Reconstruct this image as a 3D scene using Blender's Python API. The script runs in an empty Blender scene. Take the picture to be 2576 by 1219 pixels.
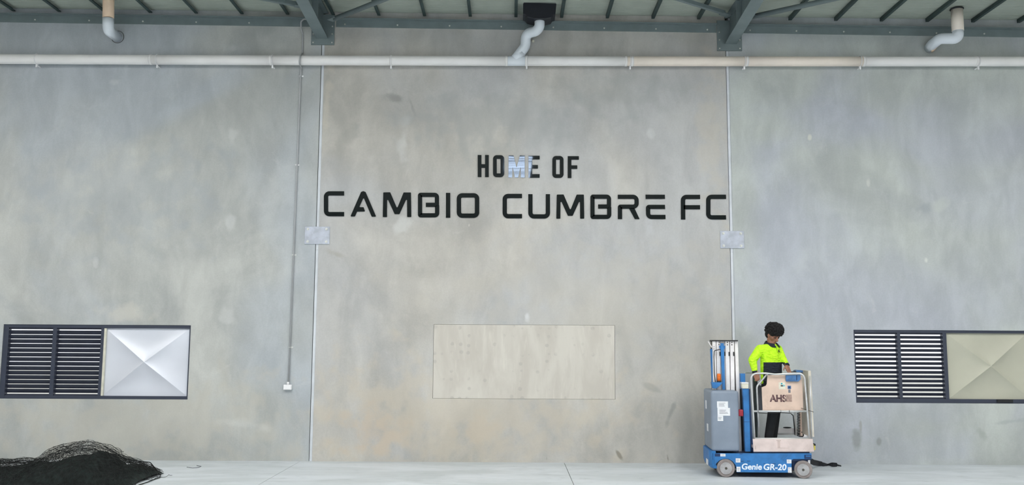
import bpy, bmesh, math, random
from mathutils import Vector, Matrix, noise

random.seed(7)
SC = bpy.context.scene
COL = SC.collection

# ---------------------------------------------------------------- camera, sky, light
FPX, PITCH, ROLL, CAMZ = 2200.0, math.atan(250 / 2200.0), 0.0055, 1.8
R0, U0, FW = Vector((1, 0, 0)), Vector((0, -math.sin(PITCH), math.cos(PITCH))), Vector((0, math.cos(PITCH), math.sin(PITCH)))
CR = math.cos(ROLL) * R0 + math.sin(ROLL) * U0
CU = -math.sin(ROLL) * R0 + math.cos(ROLL) * U0
CC = Vector((0, 0, CAMZ))
cam = bpy.data.cameras.new('camera')
cam.sensor_width = 36.0
cam.lens = FPX / 2576.0 * 36.0
cam.clip_end = 500
camo = bpy.data.objects.new('camera', cam)
COL.objects.link(camo)
camo.matrix_world = Matrix(((CR.x, CU.x, -FW.x, CC.x), (CR.y, CU.y, -FW.y, CC.y), (CR.z, CU.z, -FW.z, CC.z), (0, 0, 0, 1)))
SC.camera = camo

world = bpy.data.worlds.new('sky')
SC.world = world
world.use_nodes = True
bg = world.node_tree.nodes['Background']
bg.inputs[0].default_value = (0.93, 0.97, 1.0, 1)
bg.inputs[1].default_value = 1.5

DOOR_POWER = 220.0
ROOFLIGHT = 21.0
def area_light(name, loc, rot, sx, sy, power, color):
    l = bpy.data.lights.new(name, 'AREA')
    l.shape = 'RECTANGLE'
    l.size, l.size_y, l.energy, l.color = sx, sy, power, color
    o = bpy.data.objects.new(name, l)
    o.location, o.rotation_euler = loc, rot
    COL.objects.link(o)
    return o
# daylight coming in through the wide doorway behind the camera
area_light('doorway_daylight', (0, -10.6, 2.45), (math.radians(90), 0, 0), 24, 4.8, DOOR_POWER, (1.0, 0.985, 0.95))

SC.view_settings.view_transform = 'Standard'
SC.view_settings.look = 'None'
SC.view_settings.exposure = 0.0
SC.view_settings.gamma = 1.0
SC.view_settings.use_curve_mapping = False
SC.cycles.max_bounces = 8
SC.cycles.diffuse_bounces = 5

# ---------------------------------------------------------------- measuring
def ray(px, py):
    return FW * FPX + CR * (px - 1288) - CU * (py - 609.5)
def at(px, py, Y):
    d = ray(px, py)
    return CC + d * (Y / d.y)
def atz(px, py, z):
    d = ray(px, py)
    return CC + d * ((z - CAMZ) / d.z)

# ---------------------------------------------------------------- materials
def newmat(name):
    m = bpy.data.materials.new(name)
    m.use_nodes = True
    nt = m.node_tree
    return m, nt, nt.nodes['Principled BSDF']
def s2l(c):
    return tuple(((v / 255) / 12.92 if v / 255 <= 0.04045 else ((v / 255 + 0.055) / 1.055) ** 2.4) for v in c)
def col4(c):
    return (c[0], c[1], c[2], 1)
def mixrgb(nt, fac, a, b, mode='MIX'):
    n = nt.nodes.new('ShaderNodeMix')
    n.data_type = 'RGBA'
    n.blend_type = mode
    n.clamp_factor = True
    for k, v in ((0, fac), (6, a), (7, b)):
        if isinstance(v, (int, float)):
            n.inputs[k].default_value = v
        elif isinstance(v, tuple):
            n.inputs[k].default_value = col4(v)
        else:
            nt.links.new(v, n.inputs[k])
    return n.outputs[2]
def mathn(nt, op, a, b=None, c=None, clamp=False):
    n = nt.nodes.new('ShaderNodeMath')
    n.operation = op
    n.use_clamp = clamp
    for k, v in enumerate((a, b, c)):
        if v is None:
            continue
        if isinstance(v, (int, float)):
            n.inputs[k].default_value = v
        else:
            nt.links.new(v, n.inputs[k])
    return n.outputs[0]
def ramp(nt, v, lo, hi, a=0.0, b=1.0, smooth=True):
    n = nt.nodes.new('ShaderNodeMapRange')
    n.interpolation_type = 'SMOOTHSTEP' if smooth else 'LINEAR'
    nt.links.new(v, n.inputs[0])
    for k, x in ((1, lo), (2, hi), (3, a), (4, b)):
        n.inputs[k].default_value = x
    return n.outputs[0]
def texnoise(nt, vec, scale, detail=4, rough=0.55, dist=0.0):
    n = nt.nodes.new('ShaderNodeTexNoise')
    n.inputs['Scale'].default_value = scale
    n.inputs['Detail'].default_value = detail
    n.inputs['Roughness'].default_value = rough
    n.inputs['Distortion'].default_value = dist
    if vec is not None:
        nt.links.new(vec, n.inputs['Vector'])
    return n.outputs[0]
def objcoord(nt):
    return nt.nodes.new('ShaderNodeTexCoord').outputs['Object']
def mapping(nt, vec, loc=(0, 0, 0), scale=(1, 1, 1), rot=(0, 0, 0)):
    n = nt.nodes.new('ShaderNodeMapping')
    nt.links.new(vec, n.inputs[0])
    n.inputs[1].default_value = loc
    n.inputs[2].default_value = rot
    n.inputs[3].default_value = scale
    return n.outputs[0]
def bump(nt, bsdf, h, strength, dist=0.01):
    n = nt.nodes.new('ShaderNodeBump')
    n.inputs['Strength'].default_value = strength
    n.inputs['Distance'].default_value = dist
    nt.links.new(h, n.inputs['Height'])
    nt.links.new(n.outputs[0], bsdf.inputs['Normal'])

def pm(name, rgb, rough=0.6, metal=0.0, var=0.06, scale=8.0, bmp=0.0, ior=1.5, dirt=None):
    """procedural paint/plastic/metal: base colour with a little noise"""
    m, nt, b = newmat(name)
    c = s2l(rgb)
    oc = objcoord(nt)
    n = texnoise(nt, oc, scale, 4)
    lo = tuple(v * (1 - var * 2) for v in c)
    hi = tuple(min(1, v * (1 + var * 2)) for v in c)
    out = mixrgb(nt, ramp(nt, n, 0.3, 0.7), lo, hi)
    if dirt:
        n2 = texnoise(nt, oc, scale * 0.7, 6, 0.7, 0.6)
        out = mixrgb(nt, ramp(nt, n2, 0.56, 0.72, 0, dirt[1]), out, s2l(dirt[0]))
    nt.links.new(out, b.inputs['Base Color'])
    b.inputs['Roughness'].default_value = rough
    b.inputs['Metallic'].default_value = metal
    b.inputs['IOR'].default_value = ior
    if bmp:
        bump(nt, b, texnoise(nt, oc, scale * 6, 3), bmp, 0.004)
    return m

YW = 13.46
def wall_px(px, py):
    p = at(px, py, YW)
    return p.x, p.z

def concrete(name, c_dark, c_light, c_tint, seed, spots=()):
    """cast concrete: cloudy patches, faint streaks, trowel marks. spots: px,py,rx,ry,angle,colour,strength"""
    m, nt, b = newmat(name)
    oc = mapping(nt, objcoord(nt), loc=(seed * 3.1, seed, seed * 1.7))
    n1 = texnoise(nt, oc, 0.5, 7, 0.58, 0.9)
    n2 = texnoise(nt, mapping(nt, oc, scale=(1.6, 1, 0.7)), 1.7, 6, 0.6, 0.4)
    n3 = texnoise(nt, oc, 38, 3, 0.6)
    n4 = texnoise(nt, mapping(nt, oc, loc=(9, 2, 5)), 0.33, 4, 0.5, 0.5)
    base = mixrgb(nt, ramp(nt, n1, 0.33, 0.67), s2l(c_dark), s2l(c_light))
    base = mixrgb(nt, ramp(nt, n4, 0.42, 0.62, 0, 0.8), base, s2l(c_tint))
    v2 = ramp(nt, n2, 0.3, 0.7, 0.91, 1.09)
    v3 = ramp(nt, n3, 0.3, 0.7, 0.975, 1.025)
    n5 = texnoise(nt, mapping(nt, oc, loc=(3, 7, 1)), 3.1, 5, 0.65, 1.2)
    v5 = ramp(nt, n5, 0.6, 0.74, 0, 0.16)
    comb = nt.nodes.new('ShaderNodeVectorMath')
    comb.operation = 'SCALE'
    nt.links.new(base, comb.inputs[0])
    nt.links.new(mathn(nt, 'MULTIPLY', v2, v3), comb.inputs['Scale'])
    out = mixrgb(nt, v5, comb.outputs[0], s2l((214, 214, 210)))
    oc0 = objcoord(nt)
    wob = nt.nodes.new('ShaderNodeTexNoise')
    wob.inputs['Scale'].default_value = 3.5
    wob.inputs['Detail'].default_value = 5
    nt.links.new(oc0, wob.inputs['Vector'])
    for (px, py, rx, ry, ang, cc, st) in spots:
        x, z = wall_px(px, py)
        mp_ = nt.nodes.new('ShaderNodeMapping')
        mp_.vector_type = 'TEXTURE'
        nt.links.new(oc0, mp_.inputs[0])
        mp_.inputs[1].default_value = (x, YW, z)
        mp_.inputs[2].default_value = (0, math.radians(ang), 0)
        mp_.inputs[3].default_value = (rx / 162, 1, ry / 162)
        ln = nt.nodes.new('ShaderNodeVectorMath')
        ln.operation = 'LENGTH'
        sep = nt.nodes.new('ShaderNodeSeparateXYZ')
        nt.links.new(mp_.outputs[0], sep.inputs[0])
        cmb = nt.nodes.new('ShaderNodeCombineXYZ')
        nt.links.new(sep.outputs[0], cmb.inputs[0])
        nt.links.new(sep.outputs[2], cmb.inputs[2])
        nt.links.new(cmb.outputs[0], ln.inputs[0])
        d = mathn(nt, 'ADD', ln.outputs['Value'], ramp(nt, wob.outputs[0], 0.25, 0.75, -0.9, 0.9, False))
        out = mixrgb(nt, ramp(nt, d, 0.2, 1.2, st * 1.15, 0.0), out, s2l(cc))
    nt.links.new(out, b.inputs['Base Color'])
    b.inputs['Roughness'].default_value = 0.78
    bump(nt, b, mathn(nt, 'ADD', n3, mathn(nt, 'MULTIPLY', n2, 1.5)), 0.12, 0.01)
    return m

LT, DK = (222, 224, 222), (118, 120, 116)
M = {}
M['panel_left'] = concrete('concrete_left', (167, 170, 168), (190, 192, 188), (176, 183, 190), 1.3, [
    (350, 1060, 430, 130, 0, (190, 187, 176), .45), (300, 480, 260, 150, 0, (160, 168, 176), .3), (583, 340, 14, 18, 0, LT, .22), (578, 557, 16, 24, 0, LT, .25), (575, 790, 20, 20, 0, LT, .22), (290, 205, 14, 10, 0, LT, .2),
    (300, 785, 75, 22, 0, (216, 212, 200), .35), (240, 665, 7, 14, 0, LT, .25), (36, 415, 8, 12, 0, LT, .2),
    (600, 1065, 70, 14, 8, LT, .2), (585, 120, 12, 12, 0, LT, .15)])
M['panel_mid'] = concrete('concrete_middle', (172, 170, 164), (196, 193, 186), (180, 182, 184), 4.1, [
    (1150, 1040, 420, 150, 0, (200, 190, 172), .4), (1500, 760, 420, 160, 0, (192, 188, 178), .3), (1000, 250, 34, 12, 12, (130, 130, 126), .5), (1035, 262, 5, 30, -20, (130, 130, 126), .35), (870, 345, 22, 55, 10, (146, 146, 140), .35),
    (1015, 365, 16, 60, 4, LT, .3), (1340, 300, 22, 75, 6, (208, 208, 206), .35), (1370, 380, 20, 40, 0, (208, 208, 206), .22),
    (1010, 566, 20, 26, 0, LT, .32), (1635, 570, 16, 26, 0, (206, 208, 212), .3), (1180, 566, 4, 9, 0, (232, 230, 222), .6),
    (1565, 270, 12, 22, -15, LT, .22), (1635, 335, 10, 12, 0, LT, .25), (1690, 1030, 7, 42, 20, (140, 142, 138), .55),
    (1555, 1140, 4, 16, -35, (120, 114, 100), .6), (1640, 975, 34, 7, 24, (150, 150, 145), .4), (1375, 1152, 2, 9, 0, (120, 114, 104), .6),
    (1680, 1152, 3, 12, -8, (118, 112, 100), .6), (940, 1085, 85, 55, 0, (196, 180, 160), .45), (1200, 1080, 65, 35, 0, (194, 180, 160), .35),
    (1325, 795, 8, 16, 0, (226, 228, 230), .45), (850, 640, 26, 10, 20, (158, 152, 140), .4), (822, 250, 14, 90, 3, (206, 200, 186), .4),
    (1790, 350, 42, 190, 0, (200, 192, 176), .3), (1240, 310, 240, 90, 0, (158, 162, 162), .38), (1560, 230, 160, 70, 0, (158, 162, 160), .3)])
M['panel_right'] = concrete('concrete_right', (168, 173, 172), (188, 194, 190), (176, 181, 192), 8.7, [
    (2155, 1107, 16, 24, 0, (126, 130, 124), .5), (2210, 1112, 6, 10, 0, (126, 130, 124), .5), (2325, 520, 22, 18, 0, (148, 154, 160), .45),
    (2372, 515, 30, 20, 0, (196, 202, 196), .4), (2470, 1090, 10, 16, -20, (150, 156, 150), .4), (2540, 1060, 50, 6, -8, (150, 158, 160), .35),
    (2037, 346, 5, 8, 0, (215, 216, 205), .6), (2330, 655, 6, 8, 0, (220, 222, 216), .6), (2184, 460, 6, 12, 0, (210, 212, 206), .5),
    (2018, 660, 26, 32, 0, (198, 204, 206), .35), (2165, 1070, 3, 14, 0, (140, 136, 126), .4)])
M['infill'] = None

def infill_material():
    m, nt, b = newmat('patched_concrete')
    oc = objcoord(nt)
    n1 = texnoise(nt, mapping(nt, oc, scale=(2.2, 1, 0.6)), 1.4, 5, 0.6, 0.5)
    base = mixrgb(nt, ramp(nt, n1, 0.35, 0.65), s2l((194, 189, 180)), s2l((207, 203, 194)))
    n2 = texnoise(nt, mapping(nt, oc, scale=(6, 1, 0.8)), 2.2, 4, 0.6, 0.4)
    base = mixrgb(nt, ramp(nt, n2, 0.55, 0.72, 0, .45), base, s2l((218, 214, 204)))
    v = nt.nodes.new('ShaderNodeTexVoronoi')
    v.inputs['Scale'].default_value = 7.5
    v.inputs['Randomness'].default_value = 0.35
    flat = mapping(nt, oc, scale=(1, 0, 1))
    nt.links.new(flat, v.inputs['Vector'])
    dots = ramp(nt, v.outputs['Distance'], 0.16, 0.27, 1, 0)
    gate = ramp(nt, texnoise(nt, mapping(nt, oc, loc=(4, 4, 4)), 3.2, 3), 0.44, 0.6)
    dots = mathn(nt, 'MULTIPLY', dots, gate)
    out = mixrgb(nt, mathn(nt, 'MULTIPLY', dots, 0.42), base, s2l((166, 163, 158)))
    nt.links.new(out, b.inputs['Base Color'])
    b.inputs['Roughness'].default_value = 0.8
    bump(nt, b, mathn(nt, 'SUBTRACT', n2, dots), 0.15, 0.01)
    return m
M['infill'] = infill_material()

def floor_material():
    m, nt, b = newmat('polished_slab')
    oc = objcoord(nt)
    n1 = texnoise(nt, mapping(nt, oc, scale=(0.6, 1.6, 1)), 0.9, 6, 0.6, 0.7)
    n2 = texnoise(nt, mapping(nt, oc, scale=(1, 2.5, 1)), 3.0, 5, 0.6, 0.8)
    n3 = texnoise(nt, oc, 60, 2)
    base = mixrgb(nt, ramp(nt, n1, 0.35, 0.65), s2l((192, 199, 203)), s2l((212, 218, 224)))
    base = mixrgb(nt, ramp(nt, n2, 0.56, 0.72, 0, .35), base, s2l((168, 174, 176)))
    nt.links.new(base, b.inputs['Base Color'])
    nt.links.new(ramp(nt, n2, 0.3, 0.7, 0.42, 0.62), b.inputs['Roughness'])
    bump(nt, b, mathn(nt, 'ADD', n3, n2), 0.03, 0.01)
    return m
M['floor'] = floor_material()

M['sealant'] = pm('grey_sealant', (206, 211, 217), 0.6, 0, .03, 5)
M['joint_dark'] = pm('joint_gap', (70, 68, 62), 0.9)
M['roof'] = pm('roof_sheeting', (160, 168, 158), 0.45, 0.0, .03, 3)
M['purlin'] = pm('purlin_steel', (62, 78, 78), 0.5, 0.2, .08, 6)
M['steel'] = pm('painted_grey_steel', (116, 129, 131), 0.5, 0.0, .04, 4)
M['bolt'] = pm('zinc_bolt', (214, 216, 212), 0.35, 0.5, .05, 20)
M['pvc'] = pm('white_pipe', (238, 237, 236), 0.35, 0, .015, 3)
M['pvc_warm'] = pm('cream_pipe', (240, 229, 217), 0.35, 0, .02, 3)
M['pvc_cool'] = pm('cool_white_pipe', (226, 233, 241), 0.32, 0, .015, 3)
M['pvc_peach'] = pm('peach_pipe', (236, 208, 180), 0.4, 0, .03, 5)
M['head'] = pm('black_metal', (22, 26, 36), 0.5, 0, .08, 6)
M['conduit'] = pm('grey_conduit', (172, 174, 176), 0.45, 0, .03, 6)
M['white'] = pm('white_plastic', (236, 236, 238), 0.4, 0, .01, 5)
M['galv'] = pm('galvanised_plate', (182, 188, 200), 0.42, 0.35, .08, 7, dirt=((160, 166, 178), .35))
M['frame'] = pm('charcoal_frame', (56, 62, 78), 0.45, 0, .03, 6)
M['blade'] = pm('dark_louvre', (50, 54, 68), 0.4, 0.1, .05, 6)
M['foil'] = pm('silver_blue_panel', (222, 226, 236), 0.42, 0.25, .01, 2)
M['beige_panel'] = pm('beige_panel', (184, 184, 168), 0.5, 0.0, .02, 2)
M['rusty'] = pm('wall_side', (110, 112, 108), 0.85)
M['outside'] = pm('yard_concrete', (196, 194, 186), 0.9)
# ---- machine
M['blue'] = pm('blue_paint', (42, 116, 182), 0.4, 0, .07, 7, dirt=((30, 74, 124), .5))
M['blue_dark'] = pm('dark_blue_paint', (24, 54, 96), 0.5, 0, .1, 7)
M['cover'] = pm('grey_cover', (128, 140, 156), 0.42, 0, .04, 3, dirt=((108, 118, 130), .35))
M['alu'] = pm('aluminium', (232, 229, 229), 0.4, 0.08, .05, 5, dirt=((180, 174, 172), .4))
M['alu_rail'] = pm('aluminium_tube', (205, 207, 208), 0.3, 0.4, .04, 9)
M['dark'] = pm('black_rubber', (28, 30, 34), 0.6, 0, .1, 9)
M['darkgreen'] = pm('dark_carriage', (46, 56, 56), 0.55, 0, .2, 9)
M['orange'] = pm('amber_lens', (226, 112, 32), 0.25, 0, .12, 30)
M['red'] = pm('red_plastic', (150, 30, 48), 0.4)
M['cream'] = pm('cream_cap', (214, 212, 196), 0.5)
M['tyre'] = pm('grey_tyre', (142, 134, 132), 0.75, 0, .08, 14, bmp=.2)
M['hub'] = pm('grey_hub', (166, 166, 168), 0.5, 0, .08, 12, dirt=((130, 120, 112), .5))
M['sticker'] = pm('sticker_paper', (228, 230, 234), 0.5, 0, .02, 20)
M['print'] = pm('sticker_print', (120, 122, 130), 0.6)
M['pinkboard'] = pm('worn_board', (214, 190, 174), 0.55, 0.0, .05, 4, dirt=((182, 154, 138), .5))
M['toeboard'] = pm('scuffed_toe_board', (216, 200, 196), 0.45, 0.1, .05, 5, dirt=((180, 160, 152), .45))
M['creamplate'] = pm('cream_end_plate', (206, 200, 188), 0.5, 0, .04, 5, dirt=((150, 136, 120), .4))
M['stencil'] = pm('stencil_paint', (84, 58, 62), 0.7, 0, .2, 30)
M['smudge'] = pm('smudged_paint', (160, 136, 126), 0.7, 0, .15, 40)
M['cyan'] = pm('cyan_ink', (40, 160, 176), 0.5)
M['bluebox'] = pm('blue_box', (66, 110, 160), 0.45, 0, .1, 12, dirt=((40, 60, 90), .5))
M['whitepaint'] = pm('white_lettering', (226, 236, 246), 0.5, 0, .04, 20)
M['yellow'] = pm('hazard_yellow', (222, 206, 90), 0.5)
M['webbing'] = pm('black_webbing', (24, 26, 32), 0.8, 0, .15, 30)
# ---- person
M['skin'] = pm('skin', (150, 104, 84), 0.5, 0, .04, 20)
M['hair'] = pm('black_hair', (20, 18, 20), 0.85, 0, .3, 60, bmp=1.0)
M['navy'] = pm('navy_cloth', (24, 32, 46), 0.85, 0, .1, 20)
M['trousers'] = pm('black_trousers', (22, 26, 30), 0.85, 0, .12, 14)
M['boot'] = pm('black_boot', (20, 20, 22), 0.5)
M['eye'] = pm('eye', (60, 45, 40), 0.2)
M['netcore'] = pm('black_net_core', (20, 30, 28), 0.95, 0, .35, 16, bmp=1.0)
M['net'] = pm('black_net_cord', (26, 30, 30), 0.9, 0, .3, 5)

def gloss_black():
    m, nt, b = newmat('gloss_black_acrylic')
    n = texnoise(nt, objcoord(nt), 1.3, 2)
    nt.links.new(mixrgb(nt, n, s2l((15, 20, 21)), s2l((21, 26, 28))), b.inputs['Base Color'])
    b.inputs['Roughness'].default_value = 0.03
    b.inputs['IOR'].default_value = 1.5
    bump(nt, b, n, 0.25, 0.004)
    return m
M['letter'] = gloss_black()

def rooflight_mat(name, c0, c1, st):
    m, nt, b = newmat(name)
    n = texnoise(nt, objcoord(nt), 2.0, 2)
    nt.links.new(mixrgb(nt, n, c0, c1), b.inputs['Emission Color'])
    b.inputs['Emission Strength'].default_value = st
    b.inputs['Base Color'].default_value = (.8, .85, .9, 1)
    return m
M['rooflight'] = rooflight_mat('translucent_rooflight', (1.0, 0.97, 0.93), (1.0, 0.98, 0.95), ROOFLIGHT)
M['added_rooflight'] = rooflight_mat('added_blue_rooflight', (0.55, 0.72, 1.0), (0.66, 0.8, 1.0), 26.0)  # glow of an added panel, tuned for the reflection in the upper M

# ---------------------------------------------------------------- object helpers
ORI = {}
def tag(o, label=None, cat=None, group=None, kind=None):
    if label: o['label'] = label
    if cat: o['category'] = cat
    if group: o['group'] = group
    if kind: o['kind'] = kind
    return o
def empty(name, loc=(0, 0, 0), label=None, cat=None, group=None, kind=None, parent=None, rz=0.0, local=False):
    o = bpy.data.objects.new(name, None)
    o.empty_display_size = 0.1
    COL.objects.link(o)
    o.location = loc
    o.rotation_euler = (0, 0, rz)
    if parent: o.parent = parent
    ORI[o.name] = Vector((0, 0, 0)) if local else Vector(loc)
    return tag(o, label, cat, group, kind)

class MB:
    """collects shapes (world coordinates) and links them as one mesh"""
    def __init__(s):
        s.bm = bmesh.new()
    def box(s, x0, x1, y0, y1, z0, z1):
        r = bmesh.ops.create_cube(s.bm, size=1)
        for v in r['verts']:
            v.co = Vector(((x0 + x1) / 2 + v.co.x * (x1 - x0), (y0 + y1) / 2 + v.co.y * (y1 - y0), (z0 + z1) / 2 + v.co.z * (z1 - z0)))
        return s
    def obox(s, c, ax, ay, az):
        """box at centre c with half-axis vectors"""
        c, ax, ay, az = map(Vector, (c, ax, ay, az))
        r = bmesh.ops.create_cube(s.bm, size=2)
        for v in r['verts']:
            v.co = c + ax * v.co.x + ay * v.co.y + az * v.co.z
        return s
    def prism(s, pts, y0, y1):
        """polygon pts [(x,z)] extruded from y0 (front) to y1"""
        f = [s.bm.verts.new((p[0], y0, p[1])) for p in pts]
        k = [s.bm.verts.new((p[0], y1, p[1])) for p in pts]
        n = len(pts)
        s.bm.faces.new(f)
        s.bm.faces.new(list(reversed(k)))
        for i in range(n):
            j = (i + 1) % n
            s.bm.faces.new((f[j], f[i], k[i], k[j]))
        return s
    def tube(s, pts, r, n=10, caps=True, closed=False):
        pts = [Vector(p) for p in pts]
        rr = r if isinstance(r, (list, tuple)) else [r] * len(pts)
        rings = []
        up = None
        N = len(pts)
        for i, p in enumerate(pts):
            if closed:
                d = (pts[(i + 1) % N] - pts[i - 1]).normalized()
            else:
                a = pts[max(i - 1, 0)]
                b = pts[min(i + 1, N - 1)]
                d = (b - a).normalized()
            if up is None:
                up = Vector((0, 0, 1)) if abs(d.z) < .9 else Vector((0, 1, 0))
            u = (up - d * up.dot(d)).normalized()
            up = u
            w = d.cross(u)
            rings.append([s.bm.verts.new(p + (u * math.cos(2 * math.pi * k / n) + w * math.sin(2 * math.pi * k / n)) * rr[i]) for k in range(n)])
        for i in range(N if closed else N - 1):
            A, B = rings[i], rings[(i + 1) % N]
            for k in range(n):
                f = s.bm.faces.new((A[k], A[(k + 1) % n], B[(k + 1) % n], B[k]))
                f.smooth = True
        if caps and not closed:
            s.bm.faces.new(list(reversed(rings[0])))
            s.bm.faces.new(rings[-1])
        return s
    def cyl(s, p0, p1, r, n=16):
        return s.tube([p0, p1], r, n)
    def ball(s, c, r, sub=2, rot=None):
        rr = Vector(r) if isinstance(r, (tuple, list, Vector)) else Vector((r, r, r))
        q = bmesh.ops.create_icosphere(s.bm, subdivisions=sub, radius=1)
        for v in q['verts']:
            co = Vector((v.co.x * rr.x, v.co.y * rr.y, v.co.z * rr.z))
            if rot is not None: co = rot @ co
            v.co = co + Vector(c)
            for f in v.link_faces: f.smooth = True
        return s
    def hull(s, balls, sub=2):
        """convex hull of several balls (centre, radii, rot)"""
        b2 = bmesh.new()
        t = MB.__new__(MB)
        t.bm = b2
        for bl in balls:
            t.ball(*bl[:2], sub=sub, rot=bl[2] if len(bl) > 2 else None)
        for f in list(b2.faces): b2.faces.remove(f)
        r = bmesh.ops.convex_hull(b2, input=b2.verts)
        bad = [e for e in r['geom_interior'] if isinstance(e, bmesh.types.BMVert)]
        if bad: bmesh.ops.delete(b2, geom=bad, context='VERTS')
        loose = [v for v in b2.verts if not v.link_faces]
        if loose: bmesh.ops.delete(b2, geom=loose, context='VERTS')
        me = bpy.data.meshes.new('tmp')
        b2.to_mesh(me)
        b2.free()
        s.bm.from_mesh(me)
        bpy.data.meshes.remove(me)
        return s
    def build(s, name, mat, parent=None, bevel=0.0, smooth=False, seg=2):
        if parent is not None:
            o0 = ORI.get(parent.name, Vector((0, 0, 0)))
            if o0.length: bmesh.ops.translate(s.bm, verts=s.bm.verts, vec=-o0)
        bmesh.ops.recalc_face_normals(s.bm, faces=s.bm.faces)
        me = bpy.data.meshes.new(name)
        s.bm.to_mesh(me)
        s.bm.free()
        if smooth:
            for p in me.polygons: p.use_smooth = True
        me.materials.append(mat)
        o = bpy.data.objects.new(name, me)
        COL.objects.link(o)
        if parent is not None:
            o.parent = parent
            ORI[o.name] = ORI.get(parent.name, Vector((0, 0, 0)))
        if bevel:
            b = o.modifiers.new('bevel', 'BEVEL')
            b.width, b.segments, b.limit_method = bevel, seg, 'ANGLE'
        return o

def fillet(pts, r, closed=False, seg=6):
    """round the corners of a polyline (2D or 3D)"""
    pts = [Vector(p) for p in pts]
    n = len(pts)
    rr = r if isinstance(r, (list, tuple)) else [r] * n
    out = []
    for i, p in enumerate(pts):
        if (not closed and i in (0, n - 1)) or rr[i] <= 0:
            out.append(p)
            continue
        a, b = pts[i - 1], pts[(i + 1) % n]
        u, v = (a - p), (b - p)
        lu, lv = u.length, v.length
        u, v = u / lu, v / lv
        ang = math.acos(max(-1, min(1, u.dot(v))))
        if ang > math.pi - 0.02:
            out.append(p)
            continue
        d = min(rr[i] / math.tan(ang / 2), lu * .49, lv * .49)
        rad = d * math.tan(ang / 2)
        bis = (u + v).normalized()
        c = p + bis * (rad / math.sin(ang / 2))
        s0, s1 = (p + u * d) - c, (p + v * d) - c
        tot = math.acos(max(-1, min(1, s0.normalized().dot(s1.normalized()))))
        for k in range(seg + 1):
            t = k / seg
            q = (s0 * math.sin((1 - t) * tot) + s1 * math.sin(t * tot)) / math.sin(tot)
            out.append(c + q)
    return out

def plate_with_holes(x0, x1, z0, z1, holes, y0, y1):
    """solid wall slab in the XZ plane with rectangular openings, built as blocks without overlaps"""
    xs = sorted({x0, x1, *[h[0] for h in holes], *[h[1] for h in holes]})
    zs = sorted({z0, z1, *[h[2] for h in holes], *[h[3] for h in holes]})
    xs = [x for x in xs if x0 <= x <= x1]
    zs = [z for z in zs if z0 <= z <= z1]
    m = MB()
    for a, b in zip(xs, xs[1:]):
        for c, d in zip(zs, zs[1:]):
            cx, cz = (a + b) / 2, (c + d) / 2
            if any(h[0] < cx < h[1] and h[2] < cz < h[3] for h in holes):
                continue
            m.box(a, b, y0, y1, c, d)
    bmesh.ops.remove_doubles(m.bm, verts=m.bm.verts, dist=1e-5)
    seen = {}
    for f in list(m.bm.faces):
        k = tuple(sorted(v.index for v in f.verts)) if False else frozenset(f.verts)
        seen.setdefault(k, []).append(f)
    dbl = [f for fs in seen.values() if len(fs) > 1 for f in fs]
    if dbl: bmesh.ops.delete(m.bm, geom=dbl, context='FACES_ONLY')
    return m

# ---------------------------------------------------------------- floor
XL, XR = -3.02, 3.40      # joints between the wall panels
WX = 15.5
ZR = lambda x: 6.99 - 0.0064 * x      # roof underside
fl = empty('floor', kind='structure')
fx = [-WX, atz(660, 1213, 0).x, atz(1431, 1190, 0).x, WX]
for a, b in zip(fx, fx[1:]):
    MB().box(a + .004 * (a > -WX), b - .004 * (b < WX), -11, YW + .02, -.15, 0).build('floor_slab', M['floor'], fl)
MB().box(-WX, WX, -11, YW, -.2, -.012).build('joint_filler', M['joint_dark'], fl)
tag(MB().box(-40, 40, YW + .25, 60, -.2, -.05).build('ground', M['outside']), kind='structure')

# ---------------------------------------------------------------- concrete wall
W1 = (-7.782, -4.912, .905, 2.027)
W2 = (5.238, 8.108, .912, 2.014)
wb = empty('wall_back', kind='structure')
ZT = 7.2
gp = .026
plate_with_holes(-WX, XL - gp, 0, ZT, [W1], YW, YW + .18).build('concrete_panel', M['panel_left'], wb)
ix0, iz1 = wall_px(1091, 815)
ix1, iz0 = wall_px(1548, 1004)
rec = (ix0, ix1, iz0, iz1)
plate_with_holes(XL + gp, XR - gp, 0, ZT, [rec], YW, YW + .18).build('concrete_panel', M['panel_mid'], wb)
plate_with_holes(XR + gp, WX, 0, ZT, [W2], YW, YW + .18).build('concrete_panel', M['panel_right'], wb)
MB().box(ix0 + .004, ix1 - .004, YW + .005, YW + .18, iz0 + .003, iz1 - .003).build('infill_patch', M['infill'], wb)
MB().box(XL - gp - .02, XL + gp + .02, YW + .1, YW + .17, 0, ZT).build('joint_backing', M['joint_dark'], wb)
MB().box(XR - gp - .02, XR + gp + .02, YW + .1, YW + .17, 0, ZT).build('joint_backing', M['joint_dark'], wb)
def strip(x, z0, z1):
    m = MB()
    m.box(x - gp + .009, x + gp - .001, YW + .004, YW + .09, z0, z1)
    return m.build('sealant_strip', M['sealant'], wb, bevel=.004)
strip(XL, 0, 3.2); strip(XL, 3.2, 6.9); strip(XR, 0, 3.2); strip(XR, 3.2, 6.9)

# other sides of the hall
tag(MB().box(-WX - .2, -WX, -11, YW, 0, ZT).build('wall_left', M['rusty']), kind='structure')
tag(MB().box(WX, WX + .2, -11, YW, 0, ZT).build('wall_right', M['rusty']), kind='structure')
tag(plate_with_holes(-WX, WX, 0, ZT, [(-12, 12, 0, 4.9)], -11.2, -11).build('wall_front', M['rusty']), kind='structure')

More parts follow.
